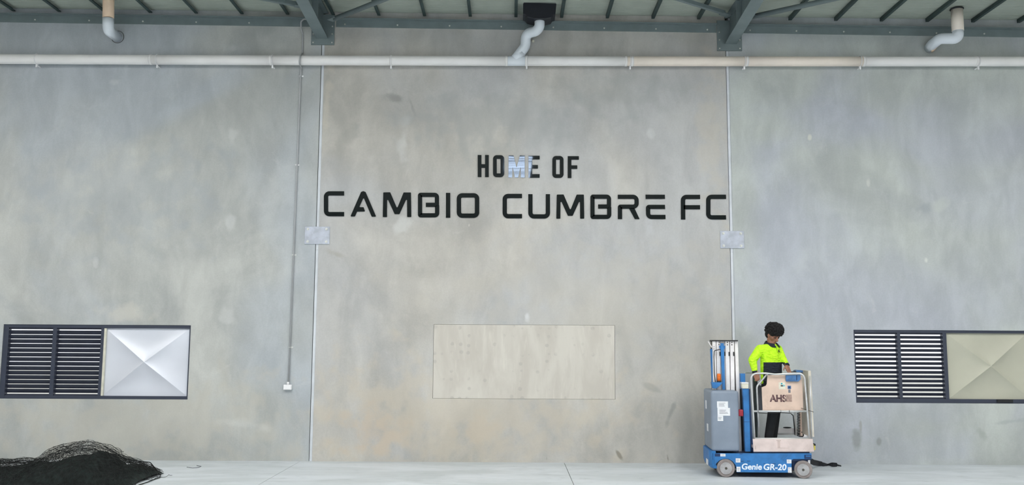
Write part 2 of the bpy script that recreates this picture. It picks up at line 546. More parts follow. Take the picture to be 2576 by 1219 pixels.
# ---------------------------------------------------------------- roof
ce = empty('ceiling', kind='structure')
lights = [(-.22, .56, -.75, 2.65)] + [(c - .45, c + .45, 3.5, 8.9) for c in (-12.2, -8.1, -4.0, .1, 4.2, 8.3, 12.4)]  # first panel is added, placed and sized where the upper M mirrors it
xs = sorted({-WX, WX, *[l[0] for l in lights], *[l[1] for l in lights]})
ys = sorted({-11.0, 9.2, *[l[2] for l in lights], *[l[3] for l in lights]})
m = MB()
for a, b in zip(xs, xs[1:]):
    for c, d in zip(ys, ys[1:]):
        cx, cy = (a + b) / 2, (c + d) / 2
        if any(l[0] < cx < l[1] and l[2] < cy < l[3] for l in lights): continue
        v = [m.bm.verts.new((x, y, ZR(x) + z)) for z in (0, .05) for x, y in ((a, c), (b, c), (b, d), (a, d))]
        for q in ((0, 3, 2, 1), (4, 5, 6, 7), (0, 1, 5, 4), (1, 2, 6, 5), (2, 3, 7, 6), (3, 0, 4, 7)):
            m.bm.faces.new([v[i] for i in q])
m.build('roof_sheet', M['roof'], ce)
m = MB()
rows = []
N = 900
for i in range(N + 1):
    y = 9.2 + (YW + .1 - 9.2) * i / N
    w = .006 * math.cos(2 * math.pi * y / .062)
    rows.append([m.bm.verts.new((x, y, ZR(x) + w)) for x in (-WX, WX)])
for a, b in zip(rows, rows[1:]):
    f = m.bm.faces.new((a[0], a[1], b[1], b[0])); f.smooth = True
m.build('corrugated_sheet', M['roof'], ce)
m = MB()
m.box(-WX, WX, 9.2, YW + .2, 7.15, 7.2)
m.build('roof_cover', M['roof'], ce)
for l in lights:
    z = ZR((l[0] + l[1]) / 2)
    MB().box(l[0] + .001, l[1] - .001, l[2] + .001, l[3] - .001, z + .012, z + .03).build('rooflight', M['added_rooflight' if l[0] == -.22 else 'rooflight'], ce)
    y = l[2] + .12
    while y < l[3]:
        h = .02 + .07 * random.random()
        MB().box(l[0] + .002, l[1] - .002, y - h, y + h, z + .006, z + .01).build('rooflight_bar', M['conduit'] if random.random() < .5 else M['purlin'], ce)
        y += .2 + .22 * random.random() if l[0] == -.22 else .9  # uneven bars on the added panel stripe its reflection
p_first = at(1298, 42, 13.3).x
k0 = -11
for k in range(k0, 12):
    x = p_first + k * (at(2456, 48, 13.3).x - p_first) / 10
    z = ZR(x) - .008
    y1 = 13.41
    pieces = [(y1, 9.0)]
    m = MB()
    for (ya, yb) in pieces:
        m.box(x - .024, x - .020, yb, ya, z - .052, z)
        m.box(x - .024, x + .024, yb, ya, z - .056, z - .052)
        m.box(x + .021, x + .024, yb, ya, z - .052, z - .042)
    m.build('purlin', M['purlin'], ce)

# eave angle in three lengths
ZE = lambda x: 6.736 - 0.0096 * x
def eave(xa, xb, label):
    t = empty('steel_angle', ((xa + xb) / 2, YW, ZE((xa + xb) / 2)), label, 'steel angle', 'painted steel angles fixed along the top of the wall')
    m = MB()
    for (y0, y1, dz0, dz1) in ((YW - .01, YW - .001, 0, .125), (YW - .095, YW - .01, .116, .125)):
        v = [m.bm.verts.new((x, y, ZE(x) + dz)) for x in (xa, xb) for y, dz in ((y0, dz0), (y1, dz0), (y1, dz1), (y0, dz1))]
        for q in ((0, 1, 2, 3), (7, 6, 5, 4), (0, 4, 5, 1), (1, 5, 6, 2), (2, 6, 7, 3), (3, 7, 4, 0)):
            m.bm.faces.new([v[i] for i in q])
    m.build('angle_profile', M['steel'], t)
    return t
def bolt(x, z, y, parent, r=.013, L=.014, name='bolt'):
    m = MB()
    m.cyl((x, y, z), (x, y - L * .55, z), r, 6)
    m.cyl((x, y - L * .5, z), (x, y - L, z), r * .5, 8)
    return m.build(name, M['bolt'], parent)
PL = at(813, 100, YW).x
PR = at(1834, 110, YW).x
e1 = eave(-WX, PL - .2, 'long grey steel angle above the left wall panel, left of the left rafter')
e2 = eave(PL + .2, PR - .2, 'grey steel angle above the lettered middle panel, between the two rafters')
e3 = eave(PR + .2, WX, 'grey steel angle above the right wall panel, right of the right rafter')
for px, py, e in ((89, 53, e1), (225, 56, e1), (360, 59, e1), (494, 62, e1), (627, 65, e1), (868, 67, e2), (1000, 70, e2), (1131, 72, e2), (1261, 74, e2), (1392, 76, e2),
                  (1520, 78, e2), (1650, 79, e2), (1779, 80, e2), (1886, 80, e3), (2003, 83, e3), (2122, 84, e3), (2238, 86, e3), (2475, 87, e3), (2355, 86, e3), (-45, 50, e1)):
    p = at(px, py, YW)
    bolt(p.x, ZE(p.x) + .045, YW - .01, e)

# rafters with end plates
def rafter(px, zb, plate_px, label):
    x = px
    xl, zl = wall_px(plate_px[0], plate_px[3])
    xr, zt = wall_px(plate_px[1], plate_px[2])
    t = empty('steel_rafter', (x, YW, zb), label, 'rafter', 'steel rafters meeting the wall')
    cx = (xl + xr) / 2
    MB().box(xl, xr, YW - .022, YW - .002, zl, ZE(x) + .2).build('end_plate', M['steel'], t, bevel=.002)
    hw = .092
    yk = 9.2
    zk = zb + (YW - .02 - yk) * .07
    zk = min(zk, 6.84)
    def sloped(x0, x1, zoff0, zoff1):
        m = MB()
        pr = [(YW - .022, zb), (yk, zk), (2.0, zk)]
        vs = []
        for (y, z) in pr:
            vs.append([m.bm.verts.new((xx, y, z + zo)) for xx, zo in ((x0, zoff0), (x1, zoff0), (x1, zoff1), (x0, zoff1))])
        for A, B in zip(vs, vs[1:]):
            for i in range(4):
                m.bm.faces.new((A[i], A[(i + 1) % 4], B[(i + 1) % 4], B[i]))
        m.bm.faces.new(vs[0]); m.bm.faces.new(list(reversed(vs[-1])))
        return m
    sloped(x - hw, x + hw, 0, .012).build('bottom_flange', M['steel'], t)
    m = MB()
    zt2 = ZR(x) - .02
    pts = [(YW - .022, zb + .012), (yk, zk + .012), (2.0, zk + .012), (2.0, zt2), (YW - .022, zt2)]
    A = [m.bm.verts.new((x - .005, y, z)) for y, z in pts]
    B = [m.bm.verts.new((x + .005, y, z)) for y, z in pts]
    m.bm.faces.new(A); m.bm.faces.new(list(reversed(B)))
    for i in range(5):
        j = (i + 1) % 5
        m.bm.faces.new((A[i], A[j], B[j], B[i]))
    m.build('web', M['steel'], t)
    MB().box(x - hw, x + hw, 2.0, YW - .022, zt2 - .012, zt2).build('top_flange', M['steel'], t)
    MB().box(x - hw, x + hw, YW - .75, YW - .74, zb + .07, zt2 - .013).build('stiffener', M['steel'], t)
    for sx in (-1, 1):
        for dz in (.035, .175, .30):
            bolt(cx + sx * (xr - xl) * .41, zl + dz, YW - .022, t, .012, .018)
    return t
ra = rafter(at(811, 98, YW).x, at(811, 98, YW).z, (783, 843, 45, 113.5), 'grey steel rafter above the left wall joint, beside the conduit')
rb = rafter(at(1837, 112, YW).x, at(1837, 112, YW).z, (1804, 1864, 45, 128.5), 'grey steel rafter above the right wall joint, above the access lift')

def brace(pa, pb, z, r, ext, label, round_=True):
    a, b = atz(*pa, z), atz(*pb, z)
    d = (b - a).normalized()
    b = a + d * ext
    t = empty('roof_brace', a, label, 'brace', 'diagonal braces under the roof')
    m = MB()
    if round_:
        m.tube([a, b], r, 14)
    else:
        s = Vector((-d.y, d.x, 0))
        m.obox((a + b) / 2, (b - a) / 2, s * r, Vector((0, 0, r * .15)))
        m.obox((a + b) / 2 + s * r + Vector((0, 0, r)), (b - a) / 2, s * r * .15, Vector((0, 0, r)))
    m.build('brace_member', M['steel'], t)
    s = Vector((-d.y, d.x, 0))
    MB().obox(a - d * .03, d * .09, s * .055, Vector((0, 0, .006))).build('gusset', M['steel'], t)
    return t
brace((842, 47), (962, 0), 6.74, .038, 4.2, 'thick tube brace running right from the left rafter')
brace((751, 16), (664, 0), 6.86, .03, 3.2, 'thin angle brace running left from the left rafter', False)
brace((1893, 42), (2085, 0), 6.74, .038, 4.2, 'thick tube brace running right from the right rafter')
brace((1822, 36), (1704, 0), 6.84, .025, 3.6, 'thin angle brace running left from the right rafter', False)

# ---------------------------------------------------------------- stormwater pipe
YP = YW - .115
def pz(x):
    a, b = at(0, 148.5, YP), at(2576, 154.5, YP)
    return a.z + (b.z - a.z) * (x - a.x) / (b.x - a.x) + .012 * (1 - (x / 8) ** 2) * -1
RP = .077
mp = empty('horizontal_pipe', (0, YP, pz(0)), 'long white horizontal pipe running the whole width of the wall', 'pipe')
xpx = lambda px: at(px, 152, YP).x
def run(a, b, mat, name='pipe_section'):
    n = max(2, int((b - a) / .5))
    return MB().tube([(a + (b - a) * i / n, YP, pz(a + (b - a) * i / n)) for i in range(n + 1)], RP, 28).build(name, mat, mp)
run(-WX, xpx(380), M['pvc']); run(xpx(380), xpx(681), M['pvc']); run(xpx(681), xpx(1272), M['pvc'])
run(xpx(1272), xpx(1325), M['pvc_cool'], 'junction'); run(xpx(1325), xpx(1574), M['pvc'])
run(xpx(1574), xpx(1878), M['pvc_warm']); run(xpx(1878), xpx(2172), M['pvc_warm']); run(xpx(2172), WX, M['pvc'])
for px in (380, 681, 984, 1274, 1324, 1574, 1590, 1878, 2172, 2455):
    x = xpx(px)
    MB().tube([(x - .02, YP, pz(x)), (x + .02, YP, pz(x))], RP + .003, 28).build('pipe_collar', M['pvc'], mp)
for px in (93, 396, 686, 984, 1325, 1585, 1872, 2163, 2460, -210, 2760):
    x = xpx(px)
    m = MB()
    z = pz(x)
    m.tube([(x, YP + (RP + .005) * math.sin(t), z + (RP + .005) * math.cos(t)) for t in [2 * math.pi * i / 20 for i in range(20)]], .006, 6, closed=True)
    m.box(x - .011, x + .011, YP - .01, YP + .012, z - RP - .052, z - RP - .002)
    m.box(x - .009, x + .009, YP + .02, YW - .002, z - RP - .026, z - RP - .012)
    m.build('pipe_clip', M['white'], mp)

# centre rainwater head + downpipe
YH = 12.98
hd = empty('rainwater_head', at(1357, 46, YH), 'black rainwater head under the roof above the middle panel', 'rainwater head')
zz = lambda x, y: (1250 + x / 6.415, y / 6.415)
outl = [zz(*p) for p in ((425, 45), (468, 12), (922, 14), (962, 46), (945, 228), (903, 240), (880, 282), (775, 302), (600, 302), (490, 274), (462, 238), (424, 222))]
f3 = [at(px, py, YH) for px, py in outl]
MB().prism([(p.x, p.z) for p in f3], YH, YH + .3).build('head_body', M['head'], hd, bevel=.008)
a, b = at(1319, 6, YH), at(1397, 12, YH)
MB().box(a.x - .01, b.x + .01, YH - .012, YH + .31, a.z - .015, a.z + .012).build('head_rim', M['head'], hd, bevel=.004)
c = at(1357.5, 45, YH + .12)
MB().cyl((c.x, YH + .12, c.z - .005), (c.x, YH + .12, c.z + .05), .088, 24).build('outlet_spigot', M['head'], hd)
def pxpath(l, r=.09):
    return fillet([at(*q) for q in l], r)
dp = empty('downpipe', at(1322, 100, 13.3), 'white S-bend pipe from the black rainwater head into the horizontal pipe', 'pipe')
path = pxpath([(1357.5, 44, 13.1), (1357.5, 76, 13.12), (1322.5, 85, 13.28), (1322, 116, 13.32), (1296, 150, YP)], [0, .12, .12, .13, 0])
MB().tube(path, .079, 24).build('bent_pipe', M['pvc_cool'], dp)
MB().tube([at(1357.5, 44, 13.1), at(1357.5, 50, 13.1)], .083, 24).build('pipe_socket', M['pvc'], dp)
p, q = at(1311.5, 131.5, 13.335), at(1296, 150, YP)
MB().tube([p, q], .082, 24).build('branch_socket', M['pvc_cool'], dp)
# small stone chip / cast-in ferrule
fe = at(1341, 103, YW)
tag(MB().cyl((fe.x, YW + .01, fe.z), (fe.x, YW - .03, fe.z - .01), .022, 12).build('lifting_ferrule', M['cream'], bevel=.006),
    'small cream ferrule stub in the wall right of the S-bend pipe', 'ferrule')

dl = empty('downpipe', at(272, 60, 12.95), 'vertical peach and white pipe at top left, bending back into the wall', 'pipe')
path = pxpath([(273, -40, 12.92), (272, 74, 12.95), (297, 94, 13.5)], [0, .14, 0])
top = at(273, -40, 12.92)
MB().tube([at(274, -60, 12.92), at(272.4, 46, 12.93)], .083, 24).build('straight_pipe', M['pvc_peach'], dl)
MB().tube(pxpath([(272.4, 46, 12.93), (272, 76, 12.95), (297, 95, 13.52)], [0, .15, 0]), .082, 24).build('pipe_bend', M['pvc_cool'], dl)
e = at(296, 93, YW)
MB().tube([(e.x + .1 * math.cos(t), YW - .003, e.z + .1 * math.sin(t)) for t in [2 * math.pi * i / 24 for i in range(24)]], .004, 6, closed=True).build('wall_sleeve', M['joint_dark'], dl)

dr = empty('downpipe', at(2409, 60, 13.0), 'cream pipe at top right dropping from the roof, then bending left into the wall', 'pipe')
MB().tube([at(2407, 24, 12.97), at(2409.5, 78, 12.97)], .087, 24).build('straight_pipe', M['pvc_warm'], dr)
MB().tube(pxpath([(2409.5, 76, 12.97), (2410, 97, 12.97), (2364, 97, 13.1), (2345, 112, 13.3), (2338, 121, 13.455)], [0, .11, .1, .1, 0]), .082, 24).build('pipe_bend', M['pvc_cool'], dr)
e = at(2342, 117, 13.38)
MB().tube([at(2345, 113, 13.32), at(2338.5, 120.5, 13.455)], .084, 24).build('pipe_stub', M['pvc_peach'], dr)
c = at(2407, 25, 12.97)
MB().tube([(c.x + .09 * math.cos(t), 12.97 + .09 * math.sin(t), c.z + .01) for t in [2 * math.pi * i / 24 for i in range(24)]], .011, 6, closed=True).build('pipe_collar', M['dark'], dr)

# ---------------------------------------------------------------- conduit and box
cx0, cz1 = wall_px(756, 182)
cxb, czb = wall_px(726.5, 962)
cd = empty('conduit', (cxb, YW, czb), 'thin grey conduit running down the left panel from the rafter to a white box', 'conduit')
yc = YW - .02
pts = [at(790, 47, YW - .12), at(765, 48, YW - .12), at(757, 60, YW - .12), at(757, 76, YW - .06)]
path = fillet([at(800, 48, YW - .13), at(764, 48, YW - .13), at(757, 54, YW - .13), at(757.5, 72, YW - .1), at(761, 84, yc), at(761, 134, yc),
               at(755, 141, YW - .215), at(753, 160, YW - .215), at(757.5, 168, yc - .02), at(756.5, 182, yc), Vector((cxb, yc, czb))],
              [0, .03, .05, .03, .03, .03, .03, .04, .03, .02, 0])
MB().tube(path, .0125, 10).build('conduit_pipe', M['conduit'], cd)
MB().tube([at(757, 172, yc - .012), at(756.5, 196, yc)], .0165, 10).build('conduit_coupling', M['conduit'], cd)
for py in (192, 415, 641, 873):
    t = (py - 182) / (962 - 182)
    x, z = wall_px(756 - 29.5 * t, py)
    x = cxb if py > 200 else x
    m = MB()
    m.box(x - .016, x + .05, YW - .008, YW - .001, z - .012, z + .012)
    m.tube([(x + .0155 * math.cos(a), yc + .0155 * math.sin(a), z) for a in [2 * math.pi * i / 12 for i in range(12)]], .004, 5, closed=True)
    m.cyl((x + .036, YW - .008, z), (x + .036, YW - .016, z), .011, 10)
    m.build('conduit_clip', M['white'] if py < 500 else M['bolt'], cd)
x0, z1 = wall_px(715.5, 966.5)
x1, z0 = wall_px(735, 979.5)
jb = empty('junction_box', ((x0 + x1) / 2, YW, z0), 'small white junction box at the bottom end of the conduit', 'junction box')
MB().box(x0, x1, YW - .06, YW - .002, z0, z1).build('box_body', M['white'], jb, bevel=.005)
MB().box(x0 + .008, x1 - .008, YW - .066, YW - .06, z0 + .008, z1 - .008).build('cover_plate', M['white'], jb, bevel=.002)
MB().tube([((x0 + x1) / 2, yc - .005, z1), ((x0 + x1) / 2, yc - .005, z1 + .04)], .019, 12).build('conduit_gland', M['white'], jb)

# ---------------------------------------------------------------- connection plates
def cplate(a, b, label):
    x0, z1 = wall_px(*a)
    x1, z0 = wall_px(*b)
    t = empty('connection_plate', ((x0 + x1) / 2, YW, z0), label, 'steel plate', 'galvanised plates bolted over the wall joints')
    MB().box(x0, x1, YW - .014, YW - .001, z0, z1).build('plate', M['galv'], t, bevel=.003)
    for sx in (x0 + .05, x1 - .05):
        for sz in (z0 + .04, z1 - .04):
            m = MB()
            m.cyl((sx, YW - .014, sz), (sx, YW - .018, sz), .021, 16)
            m.cyl((sx, YW - .018, sz), (sx, YW - .03, sz), .014, 6)
            m.build('bolt', M['bolt'], t)
cplate((767.5, 569.5), (829, 614), 'galvanised steel plate bolted over the left joint below the letter C')
cplate((1811, 580.5), (1872, 624.5), 'galvanised steel plate bolted over the right joint above the access lift')

# ---------------------------------------------------------------- windows
def crossed_panel(x0, x1, z0, z1, y, mat, depth, parent, concave):
    """sheet creased along both diagonals, each quarter softly bulged"""
    m = MB()
    n = 40
    cx, cz = (x0 + x1) / 2, (z0 + z1) / 2
    hx, hz = (x1 - x0) / 2, (z1 - z0) / 2
    def h(u, v):
        au, av = abs(u), abs(v)
        t = max(au, av)
        s = min(au, av) / max(t, 1e-6)
        return depth * ((1 - t) * .8 + math.sin(math.pi * t) * math.cos(math.pi / 2 * s) * .34 * concave)
    # radial grid per triangle keeps creases sharp
    cen = m.bm.verts.new((cx, y - h(0, 0), cz))
    rings = []
    corners = [(-1, -1), (1, -1), (1, 1), (-1, 1)]
    for k in range(1, n + 1):
        t = k / n
        ring = []
        for s in range(4):
            a, b = corners[s], corners[(s + 1) % 4]
            for j in range(24):
                w = j / 24
                u, v = (a[0] + (b[0] - a[0]) * w) * t, (a[1] + (b[1] - a[1]) * w) * t
                ring.append(m.bm.verts.new((cx + u * hx, y - h(u, v), cz + v * hz)))
        rings.append(ring)
    L = 96
    for j in range(L):
        m.bm.faces.new((cen, rings[0][j], rings[0][(j + 1) % L]))
    for A, B in zip(rings, rings[1:]):
        for j in range(L):
            f = m.bm.faces.new((A[j], B[j], B[(j + 1) % L], A[(j + 1) % L]))
    back = [m.bm.verts.new((v.co.x, y + .01, v.co.z)) for v in rings[-1]]
    for j in range(L):
        m.bm.faces.new((rings[-1][j], back[j], back[(j + 1) % L], rings[-1][(j + 1) % L]))
    m.bm.faces.new(back)
    for f in m.bm.faces:
        f.smooth = False
    return m.build('crossed_panel', mat, parent)

def window(name, W, px_edges, zlines, mat, gap_tilt, blade_w, depth):
    x0, x1, z0, z1 = W
    t = empty(name, ((x0 + x1) / 2, YW, z0), kind='structure')
    yf, yb = YW + .012, YW + .09
    b = .05
    lx = [wall_px(p, 915)[0] for p in px_edges]   # bank1 x0,x1, bank2 x0,x1, panel x0,x1
    zt, zb = zlines
    MB().box(x0, lx[0], yf, yb, z0, z1).build('frame_side', M['frame'], t, bevel=.003)
    MB().box(lx[5], x1, yf, yb, z0, z1).build('frame_side', M['frame'], t, bevel=.003)
    MB().box(lx[0], lx[5], yf, yb, zt, z1).build('frame_head', M['frame'], t, bevel=.003)
    MB().box(lx[0], lx[5], yf, yb, z0, zb).build('frame_sill', M['frame'], t, bevel=.003)
    MB().box(lx[1], lx[2], yf - .004, yb, zb, zt).build('mullion', M['frame'], t, bevel=.003)
    MB().box(lx[3], lx[4], yf - .004, yb, zb, zt).build('mullion', M['frame'], t, bevel=.003)
    n = 15
    pitch = (zt - zb) / n
    th = math.radians(gap_tilt)
    mesh = None
    for (a, c) in ((lx[0], lx[1]), (lx[2], lx[3])):
        for i in range(n + 1):
            zc = zb + pitch * i
            hw = blade_w / 2
            # inner edge higher: rain side falls outwards
            ax = Vector(((c - a) / 2 + .004, 0, 0))
            ay = Vector((0, math.cos(th), -math.sin(th))) * hw
            az = Vector((0, math.sin(th), math.cos(th))) * .0022
            if i in (0, n):
                MB().box(a, c, yf + .02, yf + .03, zc - (.0 if i == 0 else .024), zc + (.024 if i == 0 else .0)).build('louvre_stop', M['blade'], t)
                continue
            MB().obox(((a + c) / 2, yf + .045, zc), ax, ay, az).build('louvre_blade', M['blade'], t)
    crossed_panel(lx[4] + .006, lx[5] - .006, zb - .012 + .012, zt, yf + .035, mat, depth, t, -1.0)
    if name == 'window_1':
        MB().box(lx[4] - .002, lx[4] + .03, yf - .002, yf + .03, zb + .002, zt - .002).build('panel_trim', M['cream'], t, bevel=.002)
    return t
W1z = (wall_px(240, 824.5)[1], wall_px(240, 995)[1])
W2z = (wall_px(2270, 836.5)[1], wall_px(2270, 1002.5)[1])
window('window_1', W1, (15, 127, 137, 249, 257, 472), W1z, M['foil'], 62, .067, .10)
w2 = window('window_2', W2, (2154, 2260.5, 2268.5, 2375.5, 2385, 2592), W2z, M['beige_panel'], 56, .051, .12)
a, b = wall_px(2508, 1004), wall_px(2548, 1012)
MB().box(a[0], b[0], YW - .012, YW + .012, b[1] + .002, a[1]).build('frame_latch', M['dark'], w2, bevel=.003)

# ---------------------------------------------------------------- letters on the wall
YL0, YL1 = YW - .014, YW - .002
def L2(px, py):
    return Vector(wall_px(px, py))
def ribbon(m, pts, rad, t, closed=False, y0=YL0):
    """pts in pixels on the wall; stroke with flat ends"""
    P = fillet([L2(*p) for p in pts], [r / 162 for r in rad] if isinstance(rad, (list, tuple)) else rad / 162, closed, 6)
    h = t / 162 / 2
    n = len(P)
    Ls, Rs = [], []
    for i, p in enumerate(P):
        if closed:
            a, b = P[i - 1], P[(i + 1) % n]
            d1, d2 = (p - a).normalized(), (b - p).normalized()
        else:
            d1 = (p - P[i - 1]).normalized() if i else (P[1] - p).normalized()
            d2 = (P[i + 1] - p).normalized() if i < n - 1 else d1
        d = (d1 + d2).normalized()
        k = 1 / max(.4, d.dot(d1))
        nn = Vector((-d.y, d.x)) * h * k
        Ls.append(p + nn); Rs.append(p - nn)
    V = [[m.bm.verts.new((q.x, y, q.y)) for q, y in ((l, y0), (r, y0), (r, YL1), (l, YL1))] for l, r in zip(Ls, Rs)]
    rng = range(n) if closed else range(n - 1)
    for i in rng:
        A, B = V[i], V[(i + 1) % n]
        for k in range(4):
            m.bm.faces.new((A[k], A[(k + 1) % 4], B[(k + 1) % 4], B[k]))
    if not closed:
        m.bm.faces.new(V[0]); m.bm.faces.new(list(reversed(V[-1])))
def poly(m, pts, rad, y0=YL0):
    P = fillet([L2(*p) for p in pts], rad / 162, True, 4)
    m.prism([(p.x, p.y) for p in P], y0, YL1)
def Z3(x, y): return (790 + x / 4.770, 370 + y / 4.770)
def Z4(x, y): return (1240 + x / 4.025, 370 + y / 4.025)
GU, GL = 'black letters in the upper row on the wall', 'black letters in the lower row on the wall'
def letter(fn, name, label, grp):
    m = MB()
    fn(m)
    o = m.build('wall_letter', M['letter'])
    # origin on the letter
    c = sum((v.co for v in o.data.vertices), Vector()) / len(o.data.vertices)
    for v in o.data.vertices: v.co -= c
    o.location = c
    tag(o, label, 'letter', grp)
    return o
def gC(x0, y0, x1, y1, t=10.8, r=8.5):
    h = t / 2
    return lambda m: ribbon(m, [(x1, y0 + h), (x0 + h, y0 + h), (x0 + h, y1 - h), (x1, y1 - h)], r, t)
def gO(x0, y0, x1, y1, t, r):
    h = t / 2
    return lambda m: ribbon(m, [(x0 + h, y0 + h), (x0 + h, y1 - h), (x1 - h, y1 - h), (x1 - h, y0 + h)], r, t, True)
def gM2(ox, oy, s):
    def fn(m):
        poly(m, [(ox + x / s, oy + y / s) for x, y in ((0, 298), (6, 4), (89, 2), (172, 195), (250, 4), (338, 4), (342, 298), (292, 298), (291, 66), (200, 263), (142, 263), (52, 66), (50, 298))], 1.6)
    return fn
def gB(x0, y0, x1, y1, t=10.6):
    h = t / 2
    w, hh = x1 - x0, y1 - y0
    ym = y0 + hh * .49
    def fn(m):
        ribbon(m, [(x0 + w * .37, ym), (x1 - h - .6, ym), (x1 - h - .6, y0 + h), (x0 + h, y0 + h), (x0 + h, y1 - h), (x1 - h, y1 - h), (x1 - h, ym + 1.5)],
               [0, 3, 6, 1.5, 1.5, 6, 0], t)
        ribbon(m, [(x1 - h, y1 - h - 9), (x1 - h, ym + .3), (x1 - h - 7, ym + .3)], [0, 4, 0], t, y0=YL0 - .0006)
    return fn
def gA(m):
    ox, oy, s = 881.8, 481.1, 4.77
    poly(m, [(ox + x / s, oy + y / s) for x, y in ((0, 302), (128, 8), (155, -2), (182, 8), (309, 304), (255, 304), (158, 74), (106, 190), (158, 190), (176, 242), (80, 243), (54, 302))], 1.6)
def gU(m):
    x0, y0, x1, y1, h = 1328.9, 488.3, 1383.6, 549.6, 5.4
    ribbon(m, [(x0 + h, y0), (x0 + h, y1 - h), (x1 - h, y1 - h), (x1 - h, y0)], 9, 10.8)
def gR(m):
    o = lambda x, y: (1554 + x / 4.025, 489.5 + y / 4.025)
    ribbon(m, [o(0, 22), o(190, 22), o(190, 122), o(22, 122), o(22, 247)], [0, 9, 9, 1, 0], 10.6)
    poly(m, [o(112, 138), o(168, 136), o(220, 247), o(172, 247)], .6)
def gE(m):
    o = lambda x, y: (1623.9 + x / 4.025, 489.5 + y / 4.025)
    ribbon(m, [o(0, 22), o(195, 22)], 0, 10.6)
    ribbon(m, [o(196, 124), o(24, 124), o(26, 226), o(201, 226)], [0, 3, 8.5, 0], 10.6)
def gF(m):
    o = lambda x, y: (1712 + x / 4.025, 489.8 + y / 4.025)
    ribbon(m, [o(196, 22), o(23, 22), o(25, 250)], [0, 9, 0], 10.8)
    ribbon(m, [o(30, 126), o(196, 126)], 0, 10.6)
letter(gC(815.2, 480.9, 865.9, 543.8), 'C', 'letter C at the left end of the lower row, beside the left joint', GL)
letter(gA, 'A', 'letter A in the lower row, the only A', GL)
letter(gM2(963.2, 483.2, 4.77), 'M', 'letter M in the lower row, after the A', GL)
letter(gB(1051.6, 484.7, 1105.1, 546.7), 'B', 'letter B in the first word of the lower row, before the I', GL)
letter(lambda m: ribbon(m, [(1127.4, 485), (1127.4, 547.4)], 0, 10.8), 'I', 'straight letter I in the lower row', GL)
letter(gO(1149.1, 485.8, 1205.7, 547.8, 11, 8.5), 'O', 'wide letter O in the lower row', GL)
letter(gC(1264.4, 487.4, 1313.2, 549), 'C', 'letter C in the middle of the lower row, before the U', GL)
letter(gU, 'U', 'letter U in the lower row', GL)
letter(gM2(1399.3, 488.6, 4.87), 'M', 'letter M in the lower row, after the U', GL)
letter(gB(1485, 489.3, 1537.6, 550.6), 'B', 'letter B in the second word of the lower row, before the R', GL)
letter(gR, 'R', 'letter R in the lower row', GL)
letter(gE, 'E', 'letter E in the lower row with a separate top bar', GL)
letter(gF, 'F', 'letter F in the lower row, near its right end', GL)
letter(gC(1776.1, 489.6, 1825.9, 551.9), 'C', 'letter C at the right end of the lower row, beside the right joint', GL)
def gH(m):
    x0, y0, x1, y1, t = 1201.9, 390.1, 1229.6, 445.2, 9.3
    poly(m, [(x0, y0), (x0 + t, y0), (x0 + t, 413), (x1 - t, 413), (x1 - t, y0), (x1, y0), (x1, y1), (x1 - t, y1), (x1 - t, 422.2), (x0 + t, 422.2), (x0 + t, y1), (x0, y1)], .5)
def gM1(m):
    o = lambda x, y: (1278.9 + x / 4.77, 391 + y / 4.77)
    poly(m, [o(*p) for p in ((0, 265), (3, 0), (62, 0), (98, 150), (138, 0), (196, 2), (196, 265), (149, 265), (147, 128), (116, 265), (78, 265), (50, 128), (45, 265))], .5)
def gE1(m):
    x0, y0, x1, y1, t = 1329.4, 391.9, 1357.6, 447, 9
    poly(m, [(x0, y0), (x1, y0), (x1, y0 + t), (x0 + 9.3, y0 + t), (x0 + 9.3, 415), (x1 - 4.5, 415), (x1 - 4.5, 424), (x0 + 9.3, 424), (x0 + 9.3, y1 - t), (x1, y1 - t), (x1, y1), (x0, y1)], .5)
def gF1(m):
    x0, y0, x1, y1, t = 1428, 392.9, 1456.1, 447.8, 8.8
    poly(m, [(x0, y0), (x1, y0), (x1, y0 + t), (x0 + 9.3, y0 + t), (x0 + 9.3, 416), (x1 - 4, 416), (x1 - 4, 424.8), (x0 + 9.3, 424.8), (x0 + 9.3, y1), (x0, y1)], .5)
letter(gH, 'H', 'letter H at the left end of the upper row', GU)
letter(gO(1240.3, 390.3, 1268.6, 445.6, 9.4, 4.8), 'O', 'narrow letter O in the upper row, between the H and the M', GU)
letter(gM1, 'M', 'letter M of the upper row mirroring bright striped light', GU)
letter(gE1, 'E', 'letter E of the upper row, its stem catching blue light', GU)
letter(gO(1389.3, 392.4, 1417.6, 447.6, 9.4, 4.8), 'O', 'narrow letter O in the upper row, before the F', GU)
letter(gF1, 'F', 'letter F at the right end of the upper row', GU)

# ---------------------------------------------------------------- access lift
MROT = math.radians(-4.0)
MO = atz(1800, 1199, 0)
MXv = Vector((math.cos(MROT), math.sin(MROT), 0))
MYv = Vector((-math.sin(MROT), math.cos(MROT), 0))
def mloc(px, py, yl):
    """point seen at (px,py) on the lift's own plane y = yl, in the lift's axes"""
    d = ray(px, py)
    t = ((MO - CC).dot(MYv) + yl) / d.dot(MYv)
    p = CC + d * t - MO
    return Vector((p.dot(MXv), yl, p.z))
def mworld(px, py, yl):
    q = mloc(px, py, yl)
    return MO + MXv * q.x + MYv * q.y + Vector((0, 0, q.z))
A1 = lambda x, y: (1740 + x / 2.778, 780 + y / 2.777)
A3 = lambda x, y: (1760 + x / 6.962, 1090 + y / 6.961)
A4 = lambda x, y: (1760 + x / 4.064, 840 + y / 4.063)
A5 = lambda x, y: (1870 + x / 5.3, 920 + y / 5.3)
lift = empty('access_lift', MO, 'blue and grey self-propelled mast lift with a caged platform, standing before the wall', 'access lift', rz=MROT, local=True)
def mpoly(pxs, y0, y1, conv=None):
    pts = [mloc(*(conv(*p) if conv else p), y0) for p in pxs]
    return MB().prism([(p.x, p.z) for p in pts], y0, y1)
